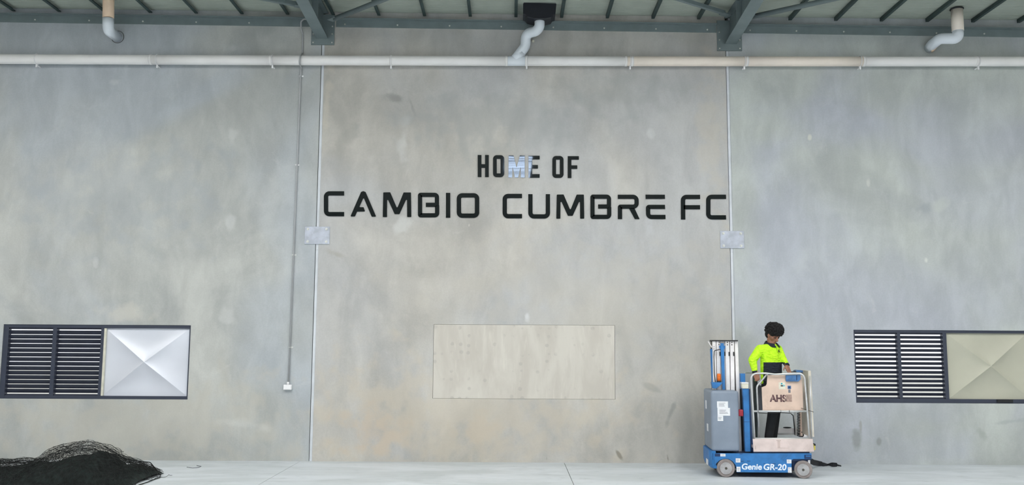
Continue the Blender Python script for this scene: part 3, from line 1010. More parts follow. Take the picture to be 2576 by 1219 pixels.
def mrect(a, b, y0, y1, conv=None):
    (x0, ya), (x1, yb) = (conv(*a), conv(*b)) if conv else (a, b)
    p, q = mloc(x0, (ya + yb) / 2, y0), mloc(x1, (ya + yb) / 2, y0)
    zt, zb = mloc((x0 + x1) / 2, ya, y0).z, mloc((x0 + x1) / 2, yb, y0).z
    return MB().box(p.x, q.x, y0, y1, zb, zt)
def mtube(pxs, yl, r, rad=0, n=10, conv=None):
    pts = []
    for p in pxs:
        px, py = conv(p[0], p[1]) if conv else (p[0], p[1])
        pts.append(mloc(px, py, p[2] if len(p) > 2 else yl))
    return MB().tube(fillet(pts, rad), r, n)

# chassis side plate with wheel arches
arch = []
cxa, cza, ra_ = 452, 640, 196
for k in range(9):
    a = math.radians(188 - k * 23)
    arch.append((cxa + ra_ * math.cos(a), cza - ra_ * math.sin(a) * 1.03))
side = [(285, 345), (1960, 345), (1962, 445), (1640, 445), (1614, 470), (1612, 684), (648, 676)] + list(reversed([p for p in arch if p[1] < 676 and p[0] > 268])) + [(262, 560), (262, 400)]
ch = mpoly(side, 0.0, .02, A3).build('chassis', M['blue'], lift, bevel=.003)
pz_ = lambda x, y: mloc(*A3(x, y), 0)
xa, xb = pz_(300, 400).x, pz_(1950, 400).x
zt_, zb_ = pz_(900, 350).z, pz_(900, 680).z
m = MB()
m.box(xa - .05, xb, .02, .72, zb_ + .16, zt_ - .003)
m.box(pz_(660, 0).x, pz_(1600, 0).x, .02, .72, zb_ + .02, zb_ + .16)
m.build('chassis_core', M['blue_dark'], lift)
mpoly(side, .72, .74, A3).build('side_plate', M['blue'], lift)
# rounded rear bumper on the left end
xl = pz_(285, 400).x
m = MB()
pts = [(xl + .0, .0), (xl - .05, .03), (xl - .075, .1), (xl - .075, .64), (xl - .05, .71), (xl, .74)]
zt2, zb2 = pz_(285, 345).z + .03, pz_(285, 600).z - .01
V = []
for (z, off) in ((zb2, .02), (zb2 + .06, 0), (zt2, 0)):
    V.append([m.bm.verts.new((x + off, y, z)) for x, y in pts])
for A, B in zip(V, V[1:]):
    for i in range(len(pts) - 1):
        m.bm.faces.new((A[i], A[i + 1], B[i + 1], B[i]))
m.bm.faces.new(V[0]); m.bm.faces.new(V[-1])
for i in range(2):
    m.bm.faces.new((V[i][0], V[i + 1][0], V[i + 1][-1], V[i][-1]))
m.build('rear_bumper', M['blue'], lift, bevel=.004)
mrect((268, 350), (362, 398), -.004, .0, A3).build('bumper_step', M['blue_dark'], lift)
mrect((1846, 374), (1958, 440), -.03, .1, A3).build('latch_housing', M['blue_dark'], lift, bevel=.004)
mrect((1860, 388), (1940, 402), -.036, -.03, A3).build('latch_bar', M['blue'], lift)
# under-wheel dark housing on the right
mrect((1625, 450), (1900, 640), .06, .66, A3).build('wheel_housing', M['blue_dark'], lift)

def wheel(cx, cz, r, yl, w, steer, name='wheel'):
    q = MO  # local frame
    t = empty(name, (cx, yl, cz), parent=lift, local=True)
    t.rotation_euler = (0, 0, steer)
    def disc(r0, ya, yb, mat, nm, par, bev=0.006, hole=0):
        m = MB()
        m.tube([(0, ya, 0), (0, yb, 0)], r0, 40)
        return m.build(nm, mat, par, bevel=bev)
    disc(r, -w / 2, w / 2, M['tyre'], 'tyre', t, .012)
    s = -1 if yl < .3 else 1
    disc(r * .70, s * w / 2, s * (w / 2 + .004), M['hub'], 'hub', t, .002)
    m = MB()
    m.tube([(r * .70 * math.cos(a), s * (w / 2 + .003), r * .70 * math.sin(a)) for a in [2 * math.pi * i / 36 for i in range(36)]], .004, 6, closed=True)
    m.build('rim', M['tyre'], t)
    disc(r * .13, s * (w / 2 + .003), s * (w / 2 + .014), M['joint_dark'], 'axle_nut', t, .003)
    return t
def wpx(x, y, rpx, yl, steer):
    c = mloc(*A3(x, y), yl)
    e = mloc(*A3(x + rpx, y), yl)
    r = e.x - c.x
    return c.x, r
c1, r1 = wpx(462, 612, 158, -.01, 0)
c2, r2 = wpx(1828, 640, 156, -.02, 0)
wheel(c1, r1, r1, .03, .085, 0.0)
wheel(c2, r2, r2, .02, .085, math.radians(-13))
wheel(c1, r1, r1, .70, .085, 0.0)
wheel(c2, r2, r2, .70, .085, math.radians(-13))

# stickers and lettering on the chassis
def sticker(a, b, yl, conv, lines=3, mark=False, par=None):
    o = mrect(a, b, yl - .002, yl, conv).build('sticker', M['sticker'], par or lift)
    (x0, y0), (x1, y1) = a, b
    m = MB()
    for i in range(lines):
        yy = y0 + (y1 - y0) * (.25 + .6 * i / max(1, lines))
        q = mrect((x0 + (x1 - x0) * .15, yy), (x0 + (x1 - x0) * (.6 + .25 * random.random()), yy + (y1 - y0) * .05), yl - .0028, yl - .002, conv)
        me = bpy.data.meshes.new('t'); q.bm.to_mesh(me); q.bm.free(); m.bm.from_mesh(me); bpy.data.meshes.remove(me)
    m.build('sticker_print', M['print'], o)
    return o
for a, b in (((360, 352), (453, 398)), ((633, 432), (714, 504)), ((647, 578), (716, 668)), ((1527, 452), (1608, 520)), ((1546, 588), (1612, 638)), ((1548, 640), (1612, 684))):
    sticker(a, b, 0.0, A3)
sticker((1900, 462), (1936, 540), -.0, A3, 1)

def text_mesh(body, size, mat, name, parent, p, width, height, ext=.0015, shear=0.0, bold=.012, stencil=False):
    cu = bpy.data.curves.new('t', 'FONT')
    cu.body = body
    cu.size = 1
    cu.extrude = .5
    cu.offset = bold
    cu.shear = shear
    o = bpy.data.objects.new('t', cu)
    COL.objects.link(o)
    dg = bpy.context.evaluated_depsgraph_get()
    me = bpy.data.meshes.new_from_object(o.evaluated_get(dg))
    bpy.data.objects.remove(o)
    xs = [v.co.x for v in me.vertices]; ys = [v.co.y for v in me.vertices]
    sx, sy = width / (max(xs) - min(xs)), height / (max(ys) - min(ys))
    x0, y0 = min(xs), min(ys)
    for v in me.vertices:
        v.co = Vector((p[0] + (v.co.x - x0) * sx, p[1] - ext * (v.co.z + .5), p[2] + (v.co.y - y0) * sy))
    me.name = name
    me.materials.clear()
    me.materials.append(mat)
    ob = bpy.data.objects.new(name, me)
    COL.objects.link(ob)
    ob.parent = parent
    ORI[ob.name] = Vector()
    return ob
a, b = mloc(*A3(738, 628), 0), mloc(*A3(1088, 525), 0)
text_mesh('Genie', 1, M['whitepaint'], 'lettering', lift, (a.x, -.0002, a.z), b.x - a.x, b.z - a.z, shear=.12, bold=.026)
a, b = mloc(*A3(1122, 636), 0), mloc(*A3(1520, 532), 0)
text_mesh('GR-20', 1, M['whitepaint'], 'lettering', lift, (a.x, -.0002, a.z), b.x - a.x, b.z - a.z, shear=.12, bold=.026)
# scratches above the lettering
m = MB()
for (x, y, w) in ((1118, 520, 30), (1270, 520, 60), (720, 480, 50), (830, 474, 60), (700, 352, 50)):
    q = mrect((x, y), (x + w, y + 9), -.0008, 0, A3)
    me = bpy.data.meshes.new('t'); q.bm.to_mesh(me); q.bm.free(); m.bm.from_mesh(me); bpy.data.meshes.remove(me)
m.build('paint_chips', M['blue_dark'], lift)['kind'] = 'stuff'

# grey cover
p0, p1 = mloc(1797.5, 1060, .03), mloc(1859.5, 1060, .03)
zt3, zb3 = mloc(1828, 982, .03).z, mloc(1828, 1135, .03).z
cv = MB().box(p0.x - .045, p1.x, .025, .70, zb3, zt3).build('motor_cover', M['cover'], lift, bevel=.035, seg=5)
for a, b in (((178, 686), (290, 752)), ((183, 752), (311, 832)), ((184, 832), (241, 886))):
    sticker(a, b, .0245, A4, 4, par=cv)
# end-face stickers on the cover and the bumper
def end_sticker(x, y0, y1, z0, z1, par):
    MB().box(x - .002, x, y0, y1, z0, z1).build('sticker', M['sticker'], par)
xe = p0.x - .045
z_ = lambda y: mloc(*A4(120, y), .2).z
end_sticker(xe, .42, .52, z_(775), z_(688), cv)
end_sticker(xe, .30, .42, z_(1000), z_(925), cv)
end_sticker(xl - .075, .2, .38, pz_(240, 590).z, pz_(240, 490).z, lift)
# red emergency handle, dark gap, side of the cover
mrect((400, 770), (447, 838), .05, .12, A4).build('warning_lamp', M['red'], lift, bevel=.01)
mrect((420, 560), (455, 1198), .45, .5, A4).build('gap_shade_strip', M['dark'], lift)  # black strip put in as the shade of the gap beside the mast

# mast columns
def column(xt0, xt1, xb0, xb1, yt, yb, y0, y1):
    m = mpoly([(xt0, yt), (xt1, yt), (xb1, yb), (xb0, yb)], y0, y1, A4)
    o = m.build('mast_section', M['alu'], lift, bevel=.004)
    return o
for (a, b) in ((132, 166), (171, 211), (262, 304), (311, 352)):
    column(a, b, a + 9, b + 9, 68, 600, .26, .40)
column(357, 391, 398, 433, 68, 1198, .28, .44)
column(214, 258, 223, 267, 68, 600, .30, .42)
mrect((128, 74), (392, 600), .33, .43, A4).build('mast_backing', M['joint_dark'], lift)
mrect((126, 60), (392, 72), .24, .46, A4).build('mast_cap', M['dark'], lift, bevel=.002)
m = MB()
for (x, y) in ((283, 84), (283, 108), (329, 84), (329, 108), (200, 82), (197, 104), (146, 128), (146, 150)):
    c = mloc(*A4(x, y), .26)
    m.cyl((c.x, .258, c.z), (c.x, .25, c.z), .008 if x > 180 else .005, 10)
m.build('mast_fixings', M['joint_dark'], lift)
m = MB()
for x in (206, 256, 300, 346):
    c0, c1 = mloc(*A4(x, 180), .262), mloc(*A4(x + 2, 222), .262)
    m.box(c0.x - .006, c0.x + .008, .25, .262, c1.z, c0.z)
m.build('chain_blocks', M['dark'], lift)
# blue push bar, small arms
mpoly([(214, 92), (248, 92), (262, 566), (235, 566)], .2, .235, A4).build('push_bar', M['blue'], lift, bevel=.004)
mpoly([(200, 118), (262, 118), (258, 150), (208, 150)], .215, .25, A4).build('bar_bracket', M['blue'], lift)
m = mtube([(245, 160), (200, 157), (150, 168), (146, 230), (150, 400), (160, 488)], .21, .006, .02, 8, A4)
m.build('cable', M['dark'], lift)
mpoly([(112, 150), (128, 150), (150, 550), (130, 550)], .3, .36, A4).build('side_strut', M['blue'], lift)
mpoly([(122, 492), (232, 490), (228, 508), (170, 556), (135, 552)], .14, .24, A4).build('beacon_bracket', M['blue'], lift, bevel=.003)
mpoly([(84, 76), (92, 72), (128, 128), (124, 140), (110, 118)], .3, .32, A4).build('cable_hook', M['alu'], lift)
mpoly([(96, 74), (128, 66), (130, 76)], .3, .32, A4).build('hook_arm', M['dark'], lift)
c0, c1 = mloc(*A4(198, 476), .17), mloc(*A4(198, 402), .17)
rr = mloc(*A4(218, 440), .17).x - mloc(*A4(198, 440), .17).x
bl = MB().tube([(c0.x, .17, c0.z), (c0.x, .17, c1.z - .012), (c0.x, .17, c1.z)], [rr, rr * .96, rr * .7], 20).build('amber_beacon', M['orange'], lift)
MB().tube([(c0.x, .17, c0.z - .02), (c0.x, .17, c0.z)], rr * 1.15, 20).build('beacon_base', M['dark'], bl)

# blue post right of the mast
mpoly([(440, 550), (503, 550), (522, 1200), (466, 1200)], .12, .2, A4).build('lift_post', M['blue'], lift, bevel=.004)
mpoly([(500, 560), (516, 560), (548, 1200), (522, 1200)], .14, .24, A4).build('post_backing', M['blue_dark'], lift)
mpoly([(418, 402), (466, 402), (470, 560), (424, 560)], .22, .3, A4).build('upper_post', M['blue'], lift, bevel=.003)
mpoly([(430, 506), (500, 506), (500, 556), (436, 556)], .1, .21, A4).build('post_cap', M['cream'], lift, bevel=.006)
mpoly([(428, 493), (500, 493), (500, 506), (430, 506)], .095, .215, A4).build('cap_lid', M['white'], lift, bevel=.004)
mrect((446, 893), (512, 896), .118, .12, A4).build('post_seam', M['blue_dark'], lift)

# platform
PZ = mloc(1960, 1128, .0).z
pl0, pl1 = mloc(*A5(132, 1050), .0), mloc(*A5(938, 1050), .0)
MB().box(pl0.x + .005, pl1.x - .03, .02, .69, PZ, PZ + .035).build('platform_floor', M['toeboard'], lift, bevel=.003)
mpoly([(125, 972), (925, 972), (945, 1142), (136, 1142)], 0, .02, A5).build('toe_board', M['toeboard'], lift, bevel=.003)
mpoly([(136, 1142), (880, 1142), (886, 1162), (140, 1162)], .03, .6, A5).build('platform_subframe', M['blue_dark'], lift)
m = MB()
q = mrect((440, 985), (500, 1000), -.0008, 0, A5)
me = bpy.data.meshes.new('t'); q.bm.to_mesh(me); q.bm.free(); m.bm.from_mesh(me)
q = mrect((455, 1000), (490, 1090), -.0008, 0, A5)
me = bpy.data.meshes.new('t'); q.bm.to_mesh(me); q.bm.free(); m.bm.from_mesh(me)
q = mrect((455, 1090), (600, 1098), -.0008, 0, A5)
me = bpy.data.meshes.new('t'); q.bm.to_mesh(me); q.bm.free(); m.bm.from_mesh(me)
q = mrect((155, 1060), (170, 1110), -.0008, 0, A5)
me = bpy.data.meshes.new('t'); q.bm.to_mesh(me); q.bm.free(); m.bm.from_mesh(me)
m.build('scuff_marks', pm('scuffs', (196, 178, 172), .6), lift)['kind'] = 'stuff'
# front frame: one bent tube with a slight dip in the top rail
RT = .0125
mtube([(150, 966), (128, 560), (96, 100), (300, 96), (430, 112), (600, 100), (812, 98), (850, 560), (880, 966)], .03, RT, [0, 0, .08, .1, .2, .2, .08, 0, 0], 12, A5).build('guard_rail', M['alu_rail'], lift)
mtube([(136, 603), (860, 603)], .03, RT, 0, 12, A5).build('mid_rail', M['alu_rail'], lift)
mtube([(150, 966), (880, 966)], .03, RT * .9, 0, 12, A5).build('base_rail', M['alu_rail'], lift)
mtube([(888, 130), (912, 966)], .05, .008, 0, 8, A5).build('upright_rod', M['alu_rail'], lift)
# rear and side frame
mtube([(212, 962, .13), (178, 270, .13), (310, 118, .13), (322, 108, .06)], .13, RT, [0, .08, .02, 0], 12, A5).build('gate_tube', M['alu_rail'], lift)
mtube([(345, 97), (600, 97), (862, 96)], .66, RT, 0, 12, A5).build('rear_rail', M['alu_rail'], lift)
mtube([(20, 88, .3), (90, 90, .6), (345, 97, .66)], .5, .008, .03, 8, A5).build('side_rail', M['alu_rail'], lift)
mtube([(690, 620), (700, 925)], .64, .014, 0, 10, A5).build('rear_upright', M['alu_rail'], lift)
mtube([(640, 640, .6), (665, 660, .62), (690, 920, .64)], .6, .007, .02, 8, A5).build('rear_cable', M['dark'], lift)
mpoly([(752, 600), (784, 600), (790, 945), (756, 945)], .6, .64, A5).build('rear_post', M['pinkboard'], lift)
mpoly([(440, 828), (745, 828), (745, 893), (440, 893)], .68, .70, A5).build('rear_toe_board', M['white'], lift)
mpoly([(795, 826), (845, 826), (845, 945), (795, 945)], .68, .70, A5).build('rear_toe_board', M['white'], lift)
mtube([(440, 905), (745, 905)], .66, .012, 0, 10, A5).build('rear_base_rail', M['alu_rail'], lift)
c = mloc(*A5(585, 820), .66)
m = MB().ball((c.x, .66, c.z), (.06, .03, .011), 3)
m.build('tray_handle', M['dark'], lift)
# coiled control cable
pts = []
for i in range(170):
    t = i / 169
    a = t * 2 * math.pi * 15
    px, py = 738 - 0 * t, 622 + t * 315
    c = mloc(*A5(px, py), .56)
    pts.append((c.x + .022 * math.cos(a), .56 + .022 * math.sin(a), c.z))
MB().tube(pts, .0045, 6).build('coiled_cable', M['dark'], lift)
mtube([(740, 935, .56), (800, 940, .5), (800, 900, .5), (780, 880, .56)], .56, .008, .02, 8, A5).build('cable_tail', M['dark'], lift)
# board with stencilled letters
bd = mpoly([(322, 122), (770, 122), (792, 300), (800, 590), (258, 590), (244, 285), (300, 262), (312, 240)], .075, .087, A5).build('side_board', M['pinkboard'], lift, bevel=.003)
q0, q1 = mloc(*A5(352, 478), .075), mloc(*A5(570, 382), .075)
text_mesh('AHS', 1, M['stencil'], 'stencil_letters', bd, (q0.x, .0748, q0.z), q1.x - q0.x, q1.z - q0.z, bold=.04)
for x in (380, 552):   # bridges left by the stencil
    mrect((x, 380), (x + 6, 480), .0725, .0731, A5).build('stencil_bridge', M['pinkboard'], bd)
mrect((572, 380), (646, 476), .0742, .075, A5).build('smudged_stencil', M['smudge'], bd)
mrect((472, 218), (560, 308), .0735, .075, A5).build('sticker', M['cream'], bd)
c = mloc(*A5(511, 236), .0735)
MB().cyl((c.x, .0735, c.z), (c.x, .0725, c.z), .012, 16).build('sticker_dot', M['cyan'], bd)
q0, q1 = mloc(*A5(499, 274), .0735), mloc(*A5(526, 252), .0735)
text_mesh('M', 1, M['dark'], 'sticker_letter', bd, (q0.x, .0732, q0.z), q1.x - q0.x, q1.z - q0.z, bold=.05)
q0, q1 = mloc(*A5(529, 272), .0735), mloc(*A5(554, 250), .0735)
text_mesh('D', 1, M['cyan'], 'sticker_letter', bd, (q0.x, .0732, q0.z), q1.x - q0.x, q1.z - q0.z, bold=.05)
mrect((590, 262), (636, 306), .0735, .075, A5).build('keyhole_sticker', M['bluebox'], bd)
c = mloc(*A5(611, 284), .0735)
MB().cyl((c.x, .0735, c.z), (c.x, .071, c.z), .014, 16).build('keyhole', M['blue_dark'], bd)
mrect((600, 312), (630, 356), .071, .075, A5).build('latch', M['print'], bd, bevel=.002)
mpoly([(566, 122), (762, 116), (766, 175), (735, 207), (575, 206), (568, 190)], .045, .074, A5).build('document_box', M['bluebox'], lift, bevel=.004)
mrect((706, 122), (716, 190), .042, .045, A5).build('box_strap', M['blue_dark'], lift)
# right end plate of the cage, control box, dark carriage on the mast side
mpoly([(864, 62), (902, 62), (946, 945), (896, 945)], .06, .5, A5).build('end_plate', M['creamplate'], lift, bevel=.004)
mpoly([(770, 130), (860, 130), (868, 590), (800, 590)], .3, .31, A5).build('inner_panel', M['creamplate'], lift)
mpoly([(700, 62), (730, 52), (858, 64), (858, 92), (704, 84)], .34, .5, A5).build('control_box', M['bluebox'], lift, bevel=.006)
mrect((640, 74), (700, 84), .3, .4, A5).build('control_lever_plate', M['dark'], lift)
mpoly([(134, 120), (190, 120), (190, 950), (160, 950)], .5, .56, A5).build('mast_carriage', M['darkgreen'], lift, bevel=.004)
mpoly([(190, 250), (240, 260), (255, 590), (190, 590)], .52, .56, A5).build('carriage_plate', M['print'], lift)
c = mloc(*A5(158, 192), .498)
MB().cyl((c.x, .5, c.z), (c.x, .492, c.z), .014, 14).build('green_indicator', pm('green_button', (120, 160, 90), .4), lift)
mtube([(200, 625), (260, 628), (330, 635), (500, 622), (640, 630)], .055, .004, .02, 6, A5).build('rail_wire', M['dark'], lift)
for x in (195, 497, 612):
    mtube([(x, 588), (x + 1, 620)], .028, .0035, 0, 6, A5)
    c = mloc(*A5(x, 603), .03)
    MB().tube([(c.x, .03 + .0155 * math.cos(a), c.z + .0155 * math.sin(a)) for a in [2 * math.pi * i / 14 for i in range(14)]], .0028, 5, closed=True).build('cable_tie', M['dark'], lift)
mtube([(770, 560, .07), (860, 590, .03), (940, 612, .0)], .03, .0035, .05, 6, A5).build('tie_wire', M['joint_dark'], lift)
mrect((938, 1045), (962, 1120), .05, .2, A5).build('hazard_bumper', M['yellow'], lift, bevel=.004)
mrect((945, 1038), (964, 1062), .045, .19, A5).build('hazard_stripe', M['dark'], lift)

# ---------------------------------------------------------------- strap on the floor behind the lift
sp = [mworld(*A3(1930, 490), .45)]
gpt = lambda x, y, z: atz(*A3(x, y), z)
pts = [sp[0] + Vector((0, .1, .02)), gpt(2000, 505, .10), gpt(2080, 520, .05), gpt(2150, 535, .03), gpt(2230, 545, .015), gpt(2320, 540, .04), gpt(2400, 545, .03), gpt(2480, 572, .006)]
pts = fillet(pts, .05, seg=3)
m = MB()
prev = None
n = len(pts)
for i, p in enumerate(pts):
    t = i / (n - 1)
    tw = math.radians(85 - 25 * t) + .9 * math.sin(t * 9) * t
    w = .085 * (1 - .35 * t) * (1 - .55 * math.exp(-((t - .62) / .07) ** 2))
    if t > .93: w *= .5
    u = Vector((0, math.cos(tw), math.sin(tw))) * w * .5
    q = [m.bm.verts.new(p + u), m.bm.verts.new(p - u)]
    for v in q: v.co.z = max(v.co.z, .004)
    if prev: m.bm.faces.new((prev[0], prev[1], q[1], q[0]))
    prev = q
o = m.build('webbing_strap', M['webbing'])
so = o.modifiers.new('s', 'SOLIDIFY'); so.thickness = .006; so.offset = 0
tag(o, 'twisted black webbing strap trailing on the floor at the right wheel of the lift', 'strap')

# ---------------------------------------------------------------- person
PF = lambda px, py, yl: mworld(px, py, yl)
zfloor = MO.z + PZ + .035
person = empty('person', (PF(1938, 1095, .36).x, PF(1938, 1095, .36).y, zfloor), 'person with curly black hair and yellow-navy work shirt, looking down, standing on the lift platform', 'person')
AY = math.radians(33) + MROT
fd = Vector((math.sin(AY), -math.cos(AY), 0))      # facing
lf = Vector((math.cos(AY), math.sin(AY), 0))       # person's left
TR = Matrix((lf, fd, Vector((0, 0, 1)))).transposed()   # columns: left, forward, up
J = dict(
    pel=PF(1941, 962, .37), wai=PF(1940, 925, .36), che=PF(1939, 885, .35), nek=PF(1941, 866, .35),
    rs=PF(1912, 878, .28), re=PF(1893, 905, .25), rw=PF(1899, 934, .21),
    ls=PF(1957.5, 877, .42), le=PF(1968.5, 899, .36), lw=PF(1979, 917, .27),
    rh=PF(1931, 968, .33), rk=PF(1944, 1035, .30), rf=PF(1934, 1094, .33),
    lh=PF(1950, 968, .41), lk=PF(1951, 1035, .38), lfo=PF(1944, 1092, .42))
for k in ('rf', 'lfo'): J[k].z = zfloor + .075
def blob(name, mat, parent, parts, voxel, smooth=4, displace=0):
    m = MB()
    for p in parts: m.hull(p, sub=2)
    o0 = ORI.get(parent.name, Vector())
    bmesh.ops.translate(m.bm, verts=m.bm.verts, vec=-o0)
    me = bpy.data.meshes.new(name)
    m.bm.to_mesh(me); m.bm.free()
    ob = bpy.data.objects.new(name, me)
    COL.objects.link(ob)
    r = ob.modifiers.new('r', 'REMESH'); r.mode = 'VOXEL'; r.voxel_size = voxel; r.use_smooth_shade = True
    s = ob.modifiers.new('s', 'SMOOTH'); s.iterations = smooth; s.factor = .5
    dg = bpy.context.evaluated_depsgraph_get()
    me2 = bpy.data.meshes.new_from_object(ob.evaluated_get(dg))
    bpy.data.objects.remove(ob)
    me2.name = name
    for p in me2.polygons: p.use_smooth = True
    me2.materials.clear(); me2.materials.append(mat)
    o = bpy.data.objects.new(name, me2)
    COL.objects.link(o)
    o.parent = parent
    ORI[o.name] = o0
    return o
def cap(a, ra_, b, rb_): return [(a, ra_), (b, rb_)]
# head frame: bowed forward and a little to the side
hc = PF(1945, 842, .33)
pitch = math.radians(33)
hf = (fd * math.cos(pitch) + Vector((0, 0, -1)) * math.sin(pitch)).normalized()
hl = lf.copy()
hu = hl.cross(hf).normalized()
HR = Matrix((hl, hf, hu)).transposed()
H = lambda l, f, u: hc + hl * l + hf * f + hu * u
if hu.z < 0:
    hu = -hu
    HR = Matrix((hl, hf, hu)).transposed()
head = [
    [(H(0, -.015, .025), (.077, .098, .088), HR), (H(0, .005, -.03), (.066, .078, .07), HR)],
    [(H(0, .03, -.04), (.05, .05, .05), HR), (H(0, .058, -.088), (.026, .024, .02), HR)],
    [(H(0, .085, .0), .012), (H(0, .108, -.028), .0145), (H(0, .088, -.036), .017)],
    [(H(-.014, .088, -.035), .009), (H(.014, .088, -.035), .009)],
    [(H(-.04, .072, .02), .013), (H(.04, .072, .02), .013)],
    [(H(-.02, .079, -.06), .008), (H(.02, .079, -.06), .008), (H(0, .086, -.056), .009)],
    [(H(-.018, .077, -.071), .008), (H(.018, .077, -.071), .008), (H(0, .083, -.072), .009)],
    [(H(-.045, .045, -.02), .025), (H(-.03, .05, -.05), .02)], [(H(.045, .045, -.02), .025), (H(.03, .05, -.05), .02)],
    [(H(-.077, -.01, -.005), (.01, .018, .03), HR), (H(-.073, 0, -.03), (.008, .01, .012), HR)],
    [(H(.077, -.01, -.005), (.01, .018, .03), HR), (H(.073, 0, -.03), (.008, .01, .012), HR)],
    cap(H(0, -.03, -.03), .058, J['nek'], .06), cap(J['nek'], .062, J['che'], .08)]
def hand(w, tip, side, curl):
    """palm, four unequal curled fingers and a thumb leaving the side of the palm"""
    d = (tip - w).normalized()
    s = side - d * side.dot(d); s.normalize()
    n = d.cross(s).normalized()
    out = []
    pal = w + d * .085
    out.append([(w + s * .018, .019), (w - s * .018, .019), (pal + s * .03, .013), (pal - s * .03, .012)])
    for k, (off, ln) in enumerate(((.031, .066), (.011, .076), (-.011, .07), (-.031, .055))):
        a = pal + s * off
        d1 = (d + n * curl * .6).normalized()
        d2 = (d + n * curl * 1.8).normalized()
        d3 = (d * .6 + n * curl * 2.4).normalized()
        b = a + d1 * ln * .45; c = b + d2 * ln * .32; e = c + d3 * ln * .23
        out += [cap(a, .0098, b, .0088), cap(b, .0088, c, .008), cap(c, .008, e, .0068)]
    a = w + d * .03 + s * .024
    b = a + (d * .5 + s * .8 + n * .3).normalized() * .04
    c = b + (d * .9 + s * .25 + n * .4).normalized() * .03
    out += [cap(a, .014, b, .0105), cap(b, .0105, c, .009)]
    return out
limbs = [
    cap(J['rs'], .048, J['re'], .04), cap(J['re'], .038, J['rw'], .025),
    cap(J['ls'], .048, J['le'], .04), cap(J['le'], .038, J['lw'], .025),
    [(J['che'], (.14, .09, .1), TR), (J['wai'], (.12, .085, .08), TR), (J['pel'], (.13, .09, .09), TR)],
    [(J['rs'], .05), (J['ls'], .05), (J['che'], (.13, .09, .1), TR)],
    cap(J['rh'], .075, J['rk'], .05), cap(J['rk'], .05, J['rf'], .035),
    cap(J['lh'], .075, J['lk'], .05), cap(J['lk'], .05, J['lfo'], .035),
    cap(J['rf'] + Vector((0, 0, -.035)), .033, J['rf'] + fd * .13 + Vector((0, 0, -.045)), .026),
    cap(J['lfo'] + Vector((0, 0, -.035)), .033, J['lfo'] + fd * .13 + Vector((0, 0, -.045)), .026)]
hr = PF(1905, 951, .17)
hl_ = PF(1985, 936, .22)
limbs += hand(J['rw'], hr, Vector((.7, -.6, 0)), .35)
limbs += hand(J['lw'], hl_, Vector((-.8, -.5, 0)), -.3)
body = blob('body', M['skin'], person, head + limbs, .0055, 3)

zb_sh = PF(1940, 910.5, .28).z
def shirt_mat():
    m, nt, b = newmat('hi_vis_shirt')
    oc = objcoord(nt)
    o0 = ORI[person.name]
    sep = nt.nodes.new('ShaderNodeSeparateXYZ')
    nt.links.new(oc, sep.inputs[0])
    w = texnoise(nt, oc, 30, 3)
    up = mathn(nt, 'GREATER_THAN', sep.outputs[2], zb_sh - o0.z)
    xe_ = PF(1921, 925, .24).x - o0.x
    left = mathn(nt, 'LESS_THAN', sep.outputs[0], xe_)
    f = mathn(nt, 'MAXIMUM', up, left)
    # sleeves stay yellow
    xr_ = PF(1969.5, 925, .36).x - o0.x
    f = mathn(nt, 'MAXIMUM', f, mathn(nt, 'GREATER_THAN', sep.outputs[0], xr_))
    ye = mixrgb(nt, ramp(nt, w, .3, .7), s2l((190, 246, 20)), s2l((204, 255, 44)))
    out = mixrgb(nt, f, s2l((24, 32, 46)), ye)
    nt.links.new(out, b.inputs['Base Color'])
    b.inputs['Roughness'].default_value = 0.8
    n2 = texnoise(nt, mapping(nt, oc, scale=(1, 1, 2.2)), 9, 3, .5, 1.5)
    bump(nt, b, n2, .9, .035)
    return m
shirt_parts = [
    [(J['che'] + Vector((0, 0, .03)), (.168, .118, .09), TR), (J['che'] + Vector((0, 0, -.05)), (.176, .125, .08), TR), (J['wai'], (.178, .125, .08), TR)],
    [(J['wai'], (.178, .125, .08), TR), (J['pel'], (.172, .125, .06), TR)],
    [(J['rs'], .06), (J['ls'], .058), (J['che'] + Vector((0, 0, .02)), (.16, .11, .08), TR), (J['nek'] + Vector((0, 0, -.005)), (.075, .07, .025), TR)],
    cap(J['rs'], .068, J['re'], .06), cap(J['re'], .06, J['rw'] + (J['re'] - J['rw']) * .12, .042),
    cap(J['ls'], .06, J['le'], .05), cap(J['le'], .05, J['lw'] + (J['le'] - J['lw']) * .12, .038)]
shirt = blob('shirt', shirt_mat(), person, shirt_parts, .008, 3)
def ringat(p, d, r, h, name, mat, par, thick=.004, sub=None):
    d = d.normalized()
    return MB().tube([p - d * h / 2, p + d * h / 2], r, 20, caps=True).build(name, mat, par)
ringat(J['rw'] + (J['re'] - J['rw']) * .02, J['re'] - J['rw'], .037, .045, 'cuff', M['navy'], shirt)
ringat(J['lw'] + (J['le'] - J['lw']) * .02, J['le'] - J['lw'], .035, .045, 'cuff', M['navy'], shirt)
# collar: open ring of cloth around the neck
cb = J['nek'] + Vector((0, 0, .0)) - fd * .012
m = MB()
ringA = []
for i in range(29):
    a = math.radians(20 + 320 * i / 28) + math.pi / 2
    dirv = fd * math.sin(a) + lf * math.cos(a)
    drop = .030 * (1 + math.cos(2 * math.pi * (i / 28))) / 2
    top = cb + dirv * .074 + Vector((0, 0, .052 - drop * 1.3)) + fd * drop * .6
    bot = cb + dirv * .102 + Vector((0, 0, .006 - drop * 1.5)) + fd * drop * 1.1
    ringA.append((m.bm.verts.new(top), m.bm.verts.new(bot)))
for A, B in zip(ringA, ringA[1:]): m.bm.faces.new((A[0], B[0], B[1], A[1]))
o = m.build('collar', M['navy'], shirt, smooth=True)
so = o.modifiers.new('s', 'SOLIDIFY'); so.thickness = .008; so.offset = 0
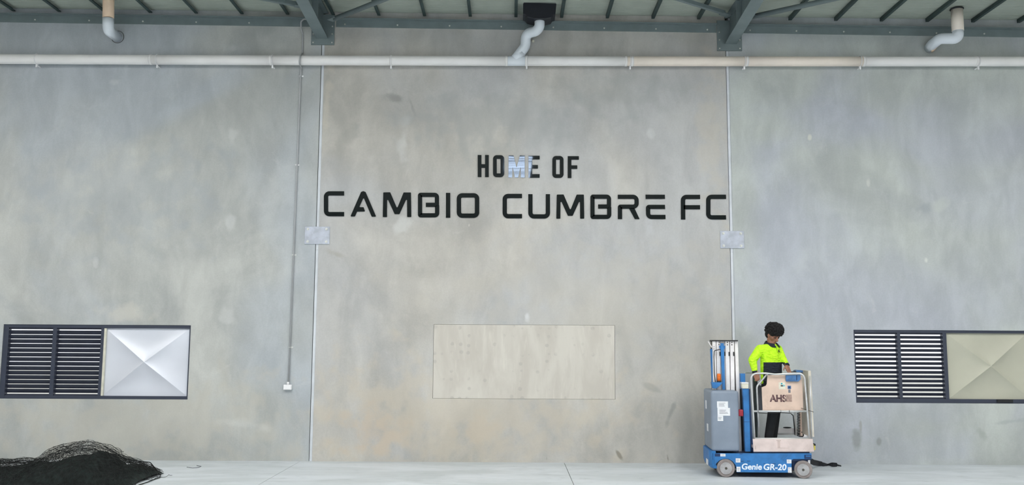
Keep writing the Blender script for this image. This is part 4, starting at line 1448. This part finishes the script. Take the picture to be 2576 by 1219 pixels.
# placket and chest badge
pc = J['che'] + fd * .112 + Vector((0, 0, .055))
MB().obox(pc, lf * .009, fd * .004, Vector((0, 0, .04)) + fd * -.004).build('placket', pm('placket', (170, 225, 30), .8), shirt)
bc = PF(1959.6, 882, .25)
bdg = MB()
bdg.obox(bc + Vector((0, -.0, .0)), lf * .006, fd * .003, Vector((0, 0, .018)))
bdg.obox(bc + lf * .01 + Vector((0, 0, -.014)), lf * .009, fd * .003, Vector((0, 0, .005)))
bdg.build('chest_badge', M['navy'], shirt)
trs = [
    [(J['pel'], (.16, .11, .07), TR), (J['rh'], .085), (J['lh'], .085)],
    cap(J['rh'], .09, J['rk'], .072), cap(J['rk'], .07, J['rf'] + Vector((0, 0, .01)), .062),
    cap(J['lh'], .09, J['lk'], .072), cap(J['lk'], .07, J['lfo'] + Vector((0, 0, .01)), .062)]
blob('trousers', M['trousers'], person, trs, .009, 4)
for k in ('rf', 'lfo'):
    blob('boot', M['boot'], person, [[(J[k] + Vector((0, 0, -.03)), (.045, .05, .045), TR), (J[k] + fd * .12 + Vector((0, 0, -.045)), (.044, .05, .03), TR)],
                                     [(J[k], .046), (J[k] + Vector((0, 0, -.03)), .046)]], .006, 3)
# hair
m = MB()
m.ball((0, 0, 0), 1, 5)
gf = (fd * math.cos(.3) - Vector((0, 0, 1)) * math.sin(.3)).normalized()
gu = hl.cross(gf).normalized()
if gu.z < 0: gu = -gu
ctr = PF(1948, 829, .33)
for v in m.bm.verts:
    d = v.co.normalized()
    r = 1 + .10 * noise.noise(d * 3.2) + .10 * noise.noise(d * 8.0) + .07 * noise.noise(d * 19)
    k = (abs(d.x) ** 2.4 + abs(d.y) ** 2.4 + abs(d.z) ** 2.4) ** (-1 / 2.4)
    q = Vector((d.x * .112, d.y * .118, d.z * .097)) * r * k
    p = ctr + hl * q.x + gf * q.y + gu * q.z
    v.co = p
m.ball(H(0, -.05, -.005), (.088, .07, .085), 3, HR)
m.build('hair', M['hair'], person, smooth=True)
m = MB()
random.seed(3)
for i in range(420):
    d = Vector((random.gauss(0, 1), random.gauss(0, 1), random.gauss(0, 1))).normalized()
    if d.z < -.55: continue
    k = (abs(d.x) ** 2.4 + abs(d.y) ** 2.4 + abs(d.z) ** 2.4) ** (-1 / 2.4)
    p = ctr + (hl * d.x * .114 + gf * d.y * .120 + gu * d.z * .098) * k
    m.ball(p, .008 + .009 * random.random(), 1)
m.build('hair_curls', M['hair'], person)
for s in (-1, 1):
    MB().ball(H(s * .031, .077, .004), .0125, 2).build('eye', M['eye'], person)
    MB().tube([H(s * .015, .089, .022), H(s * .033, .087, .027), H(s * .05, .075, .021)], [.003, .004, .002], 6).build('eyebrow', M['hair'], person)

# ---------------------------------------------------------------- netting pile
def interp(x, pts):
    if x <= pts[0][0]: return pts[0][1]
    for (a, b), (c, d) in zip(pts, pts[1:]):
        if x <= c: return b + (d - b) * (x - a) / (c - a)
    return pts[-1][1]
YN = 11.75
def prof(pxs):
    out = []
    for px, py in pxs:
        p = at(px, py, YN)
        out.append((p.x, max(0.01, p.z)))
    return out
core_prof = prof([(-260, 1196), (-160, 1180), (-60, 1172), (0, 1174), (40, 1168), (74, 1161), (97, 1157), (125, 1158), (165, 1152), (184, 1141), (243, 1138), (252, 1125), (262, 1130), (285, 1146), (303, 1166), (345, 1164), (380, 1166), (393, 1188), (398, 1196)])
top_prof = prof([(-300, 1190), (-160, 1168), (-60, 1160), (0, 1157), (30, 1158), (58, 1153), (84, 1158), (105, 1156), (124, 1136), (151, 1121), (180, 1116), (219, 1111), (246, 1119), (262, 1121), (290, 1138), (312, 1151), (349, 1159), (380, 1163), (394, 1186), (400, 1196)])
xe0, xe1 = core_prof[0][0], at(398, 1197, 11.95).x
net = empty('netting_pile', ((xe0 + xe1) / 2, YN, 0), 'heap of tangled black netting on the floor at the lower left, below the left window', 'netting')
def hfield(x, y, prf, seed, yw):
    h = interp(x, prf)
    t = (y - YN) / yw
    b = max(0, 1 - t * t) ** .6 if abs(t) < 1 else 0
    ex = min(1, max(0, (xe1 + .02 - x) / .25)) ** .5
    n = noise.noise(Vector((x * 2.1, y * 2.6, seed))) * .5 + noise.noise(Vector((x * 6, y * 7, seed))) * .3
    return h * b * (1 + .18 * n * (1 - b * .3)) * ex
m = MB()
NX, NY = 150, 46
g = []
for i in range(NX + 1):
    x = xe0 + (xe1 - xe0) * i / NX
    row = []
    for j in range(NY + 1):
        y = YN - .62 + 1.02 * j / NY
        ww = .62 if y < YN else .40
        z = hfield(x, y, core_prof, 1.0, ww) * .92
        z += .018 * noise.noise(Vector((x * 17, y * 17, 3))) * (1 if z > .04 else 0)
        row.append(m.bm.verts.new((x, y, max(.002, z))))
    g.append(row)
for i in range(NX):
    for j in range(NY):
        f = m.bm.faces.new((g[i][j], g[i + 1][j], g[i + 1][j + 1], g[i][j + 1])); f.smooth = True
m.build('net_core', M['netcore'], net)
def strand(m, a, b, r):
    d = (b - a)
    if d.length < 1e-5: return
    d.normalize()
    u = d.orthogonal().normalized(); w = d.cross(u)
    A = [m.bm.verts.new(a + (u * math.cos(t) + w * math.sin(t)) * r) for t in (0, 2.094, 4.189)]
    B = [m.bm.verts.new(b + (u * math.cos(t) + w * math.sin(t)) * r) for t in (0, 2.094, 4.189)]
    for k in range(3): m.bm.faces.new((A[k], A[(k + 1) % 3], B[(k + 1) % 3], B[k]))
random.seed(11)
m = MB()
def net_layer(seed, scale_h, cell, r, xa, xb, ya, yb, yw0, jit):
    nx, ny = int((xb - xa) / cell), int((yb - ya) / cell)
    P = {}
    for i in range(nx + 1):
        for j in range(ny + 1):
            if (i + j) % 2: continue
            x = xa + cell * i; y = ya + cell * j
            x += noise.noise(Vector((x * 3, y * 3, seed))) * jit + random.uniform(-.3, .3) * cell
            y += noise.noise(Vector((x * 3, y * 3, seed + 9))) * jit + random.uniform(-.3, .3) * cell
            z = hfield(x, y, top_prof, seed, yw0 if y < YN else .44) * scale_h + .012 * random.random() + .03 * max(0, noise.noise(Vector((x * 8, y * 8, seed))))
            P[i, j] = Vector((x, y, max(.005, z)))
    for (i, j), p in P.items():
        for di, dj in ((1, 1), (1, -1)):
            q = P.get((i + di, j + dj))
            if q is not None and random.random() < .93: strand(m, p, q, r)
for s, (hs, cl) in enumerate(((1.03, .046), (.98, .05), (.88, .036), (.8, .03))):
    net_layer(2.0 + s * 1.7, hs, cl, .0018, xe0, xe1 - .02, YN - .66, YN + .42, .66, .12)
m.build('net_mesh', M['net'], net)['kind'] = 'stuff'
m = MB()
for s in range(2):
    net_layer(20.0 + s, .06, .03, .0016, xe1 - 1.2, xe1 - .0, YN - .85, YN - .1, 1.2, .15)
for k in range(26):   # loose cords and loops
    x = xe1 - random.random() * 3.0
    y = YN + random.uniform(-.6, .1)
    z = hfield(x, y, top_prof, 2, .62) + .01
    a = random.random() * 6.28
    prevp = None
    for i in range(26):
        a += random.uniform(-.5, .6)
        x += .022 * math.cos(a); y += .022 * math.sin(a)
        zz_ = max(.004, hfield(x, y, top_prof, 2, .62) + .012 + .012 * math.sin(i * .7))
        p = Vector((x, y, zz_))
        if prevp: strand(m, prevp, p, .0028)
        prevp = p
m.build('loose_cords', M['net'], net)['kind'] = 'stuff'
# thick edge rope rounding the pile's right end
pts = [at(300, 1168, 12.1)]
rp = [(262, 1122), (285, 1135), (312, 1152), (345, 1159), (378, 1162), (391, 1178), (398, 1190), (404, 1193), (402, 1200), (390, 1204), (370, 1212), (340, 1222)]
P3 = []
for i, (px, py) in enumerate(rp):
    Y = 11.75 + .25 * min(1, i / 5) - max(0, i - 6) * .07
    p = at(px, py, Y)
    if p.z < .01: p = atz(px, py, .01)
    P3.append(p)
MB().tube(fillet(P3, .04, seg=3), .0065, 6).build('edge_rope', M['net'], net)
tag(MB().tube([atz(*p, .004) for p in [(470, 1174), (485, 1176), (500, 1175), (506, 1172), (495, 1170)]], .004, 6).build('wire_offcut', M['print']), 'thin grey wire offcut on the floor right of the netting', 'wire')
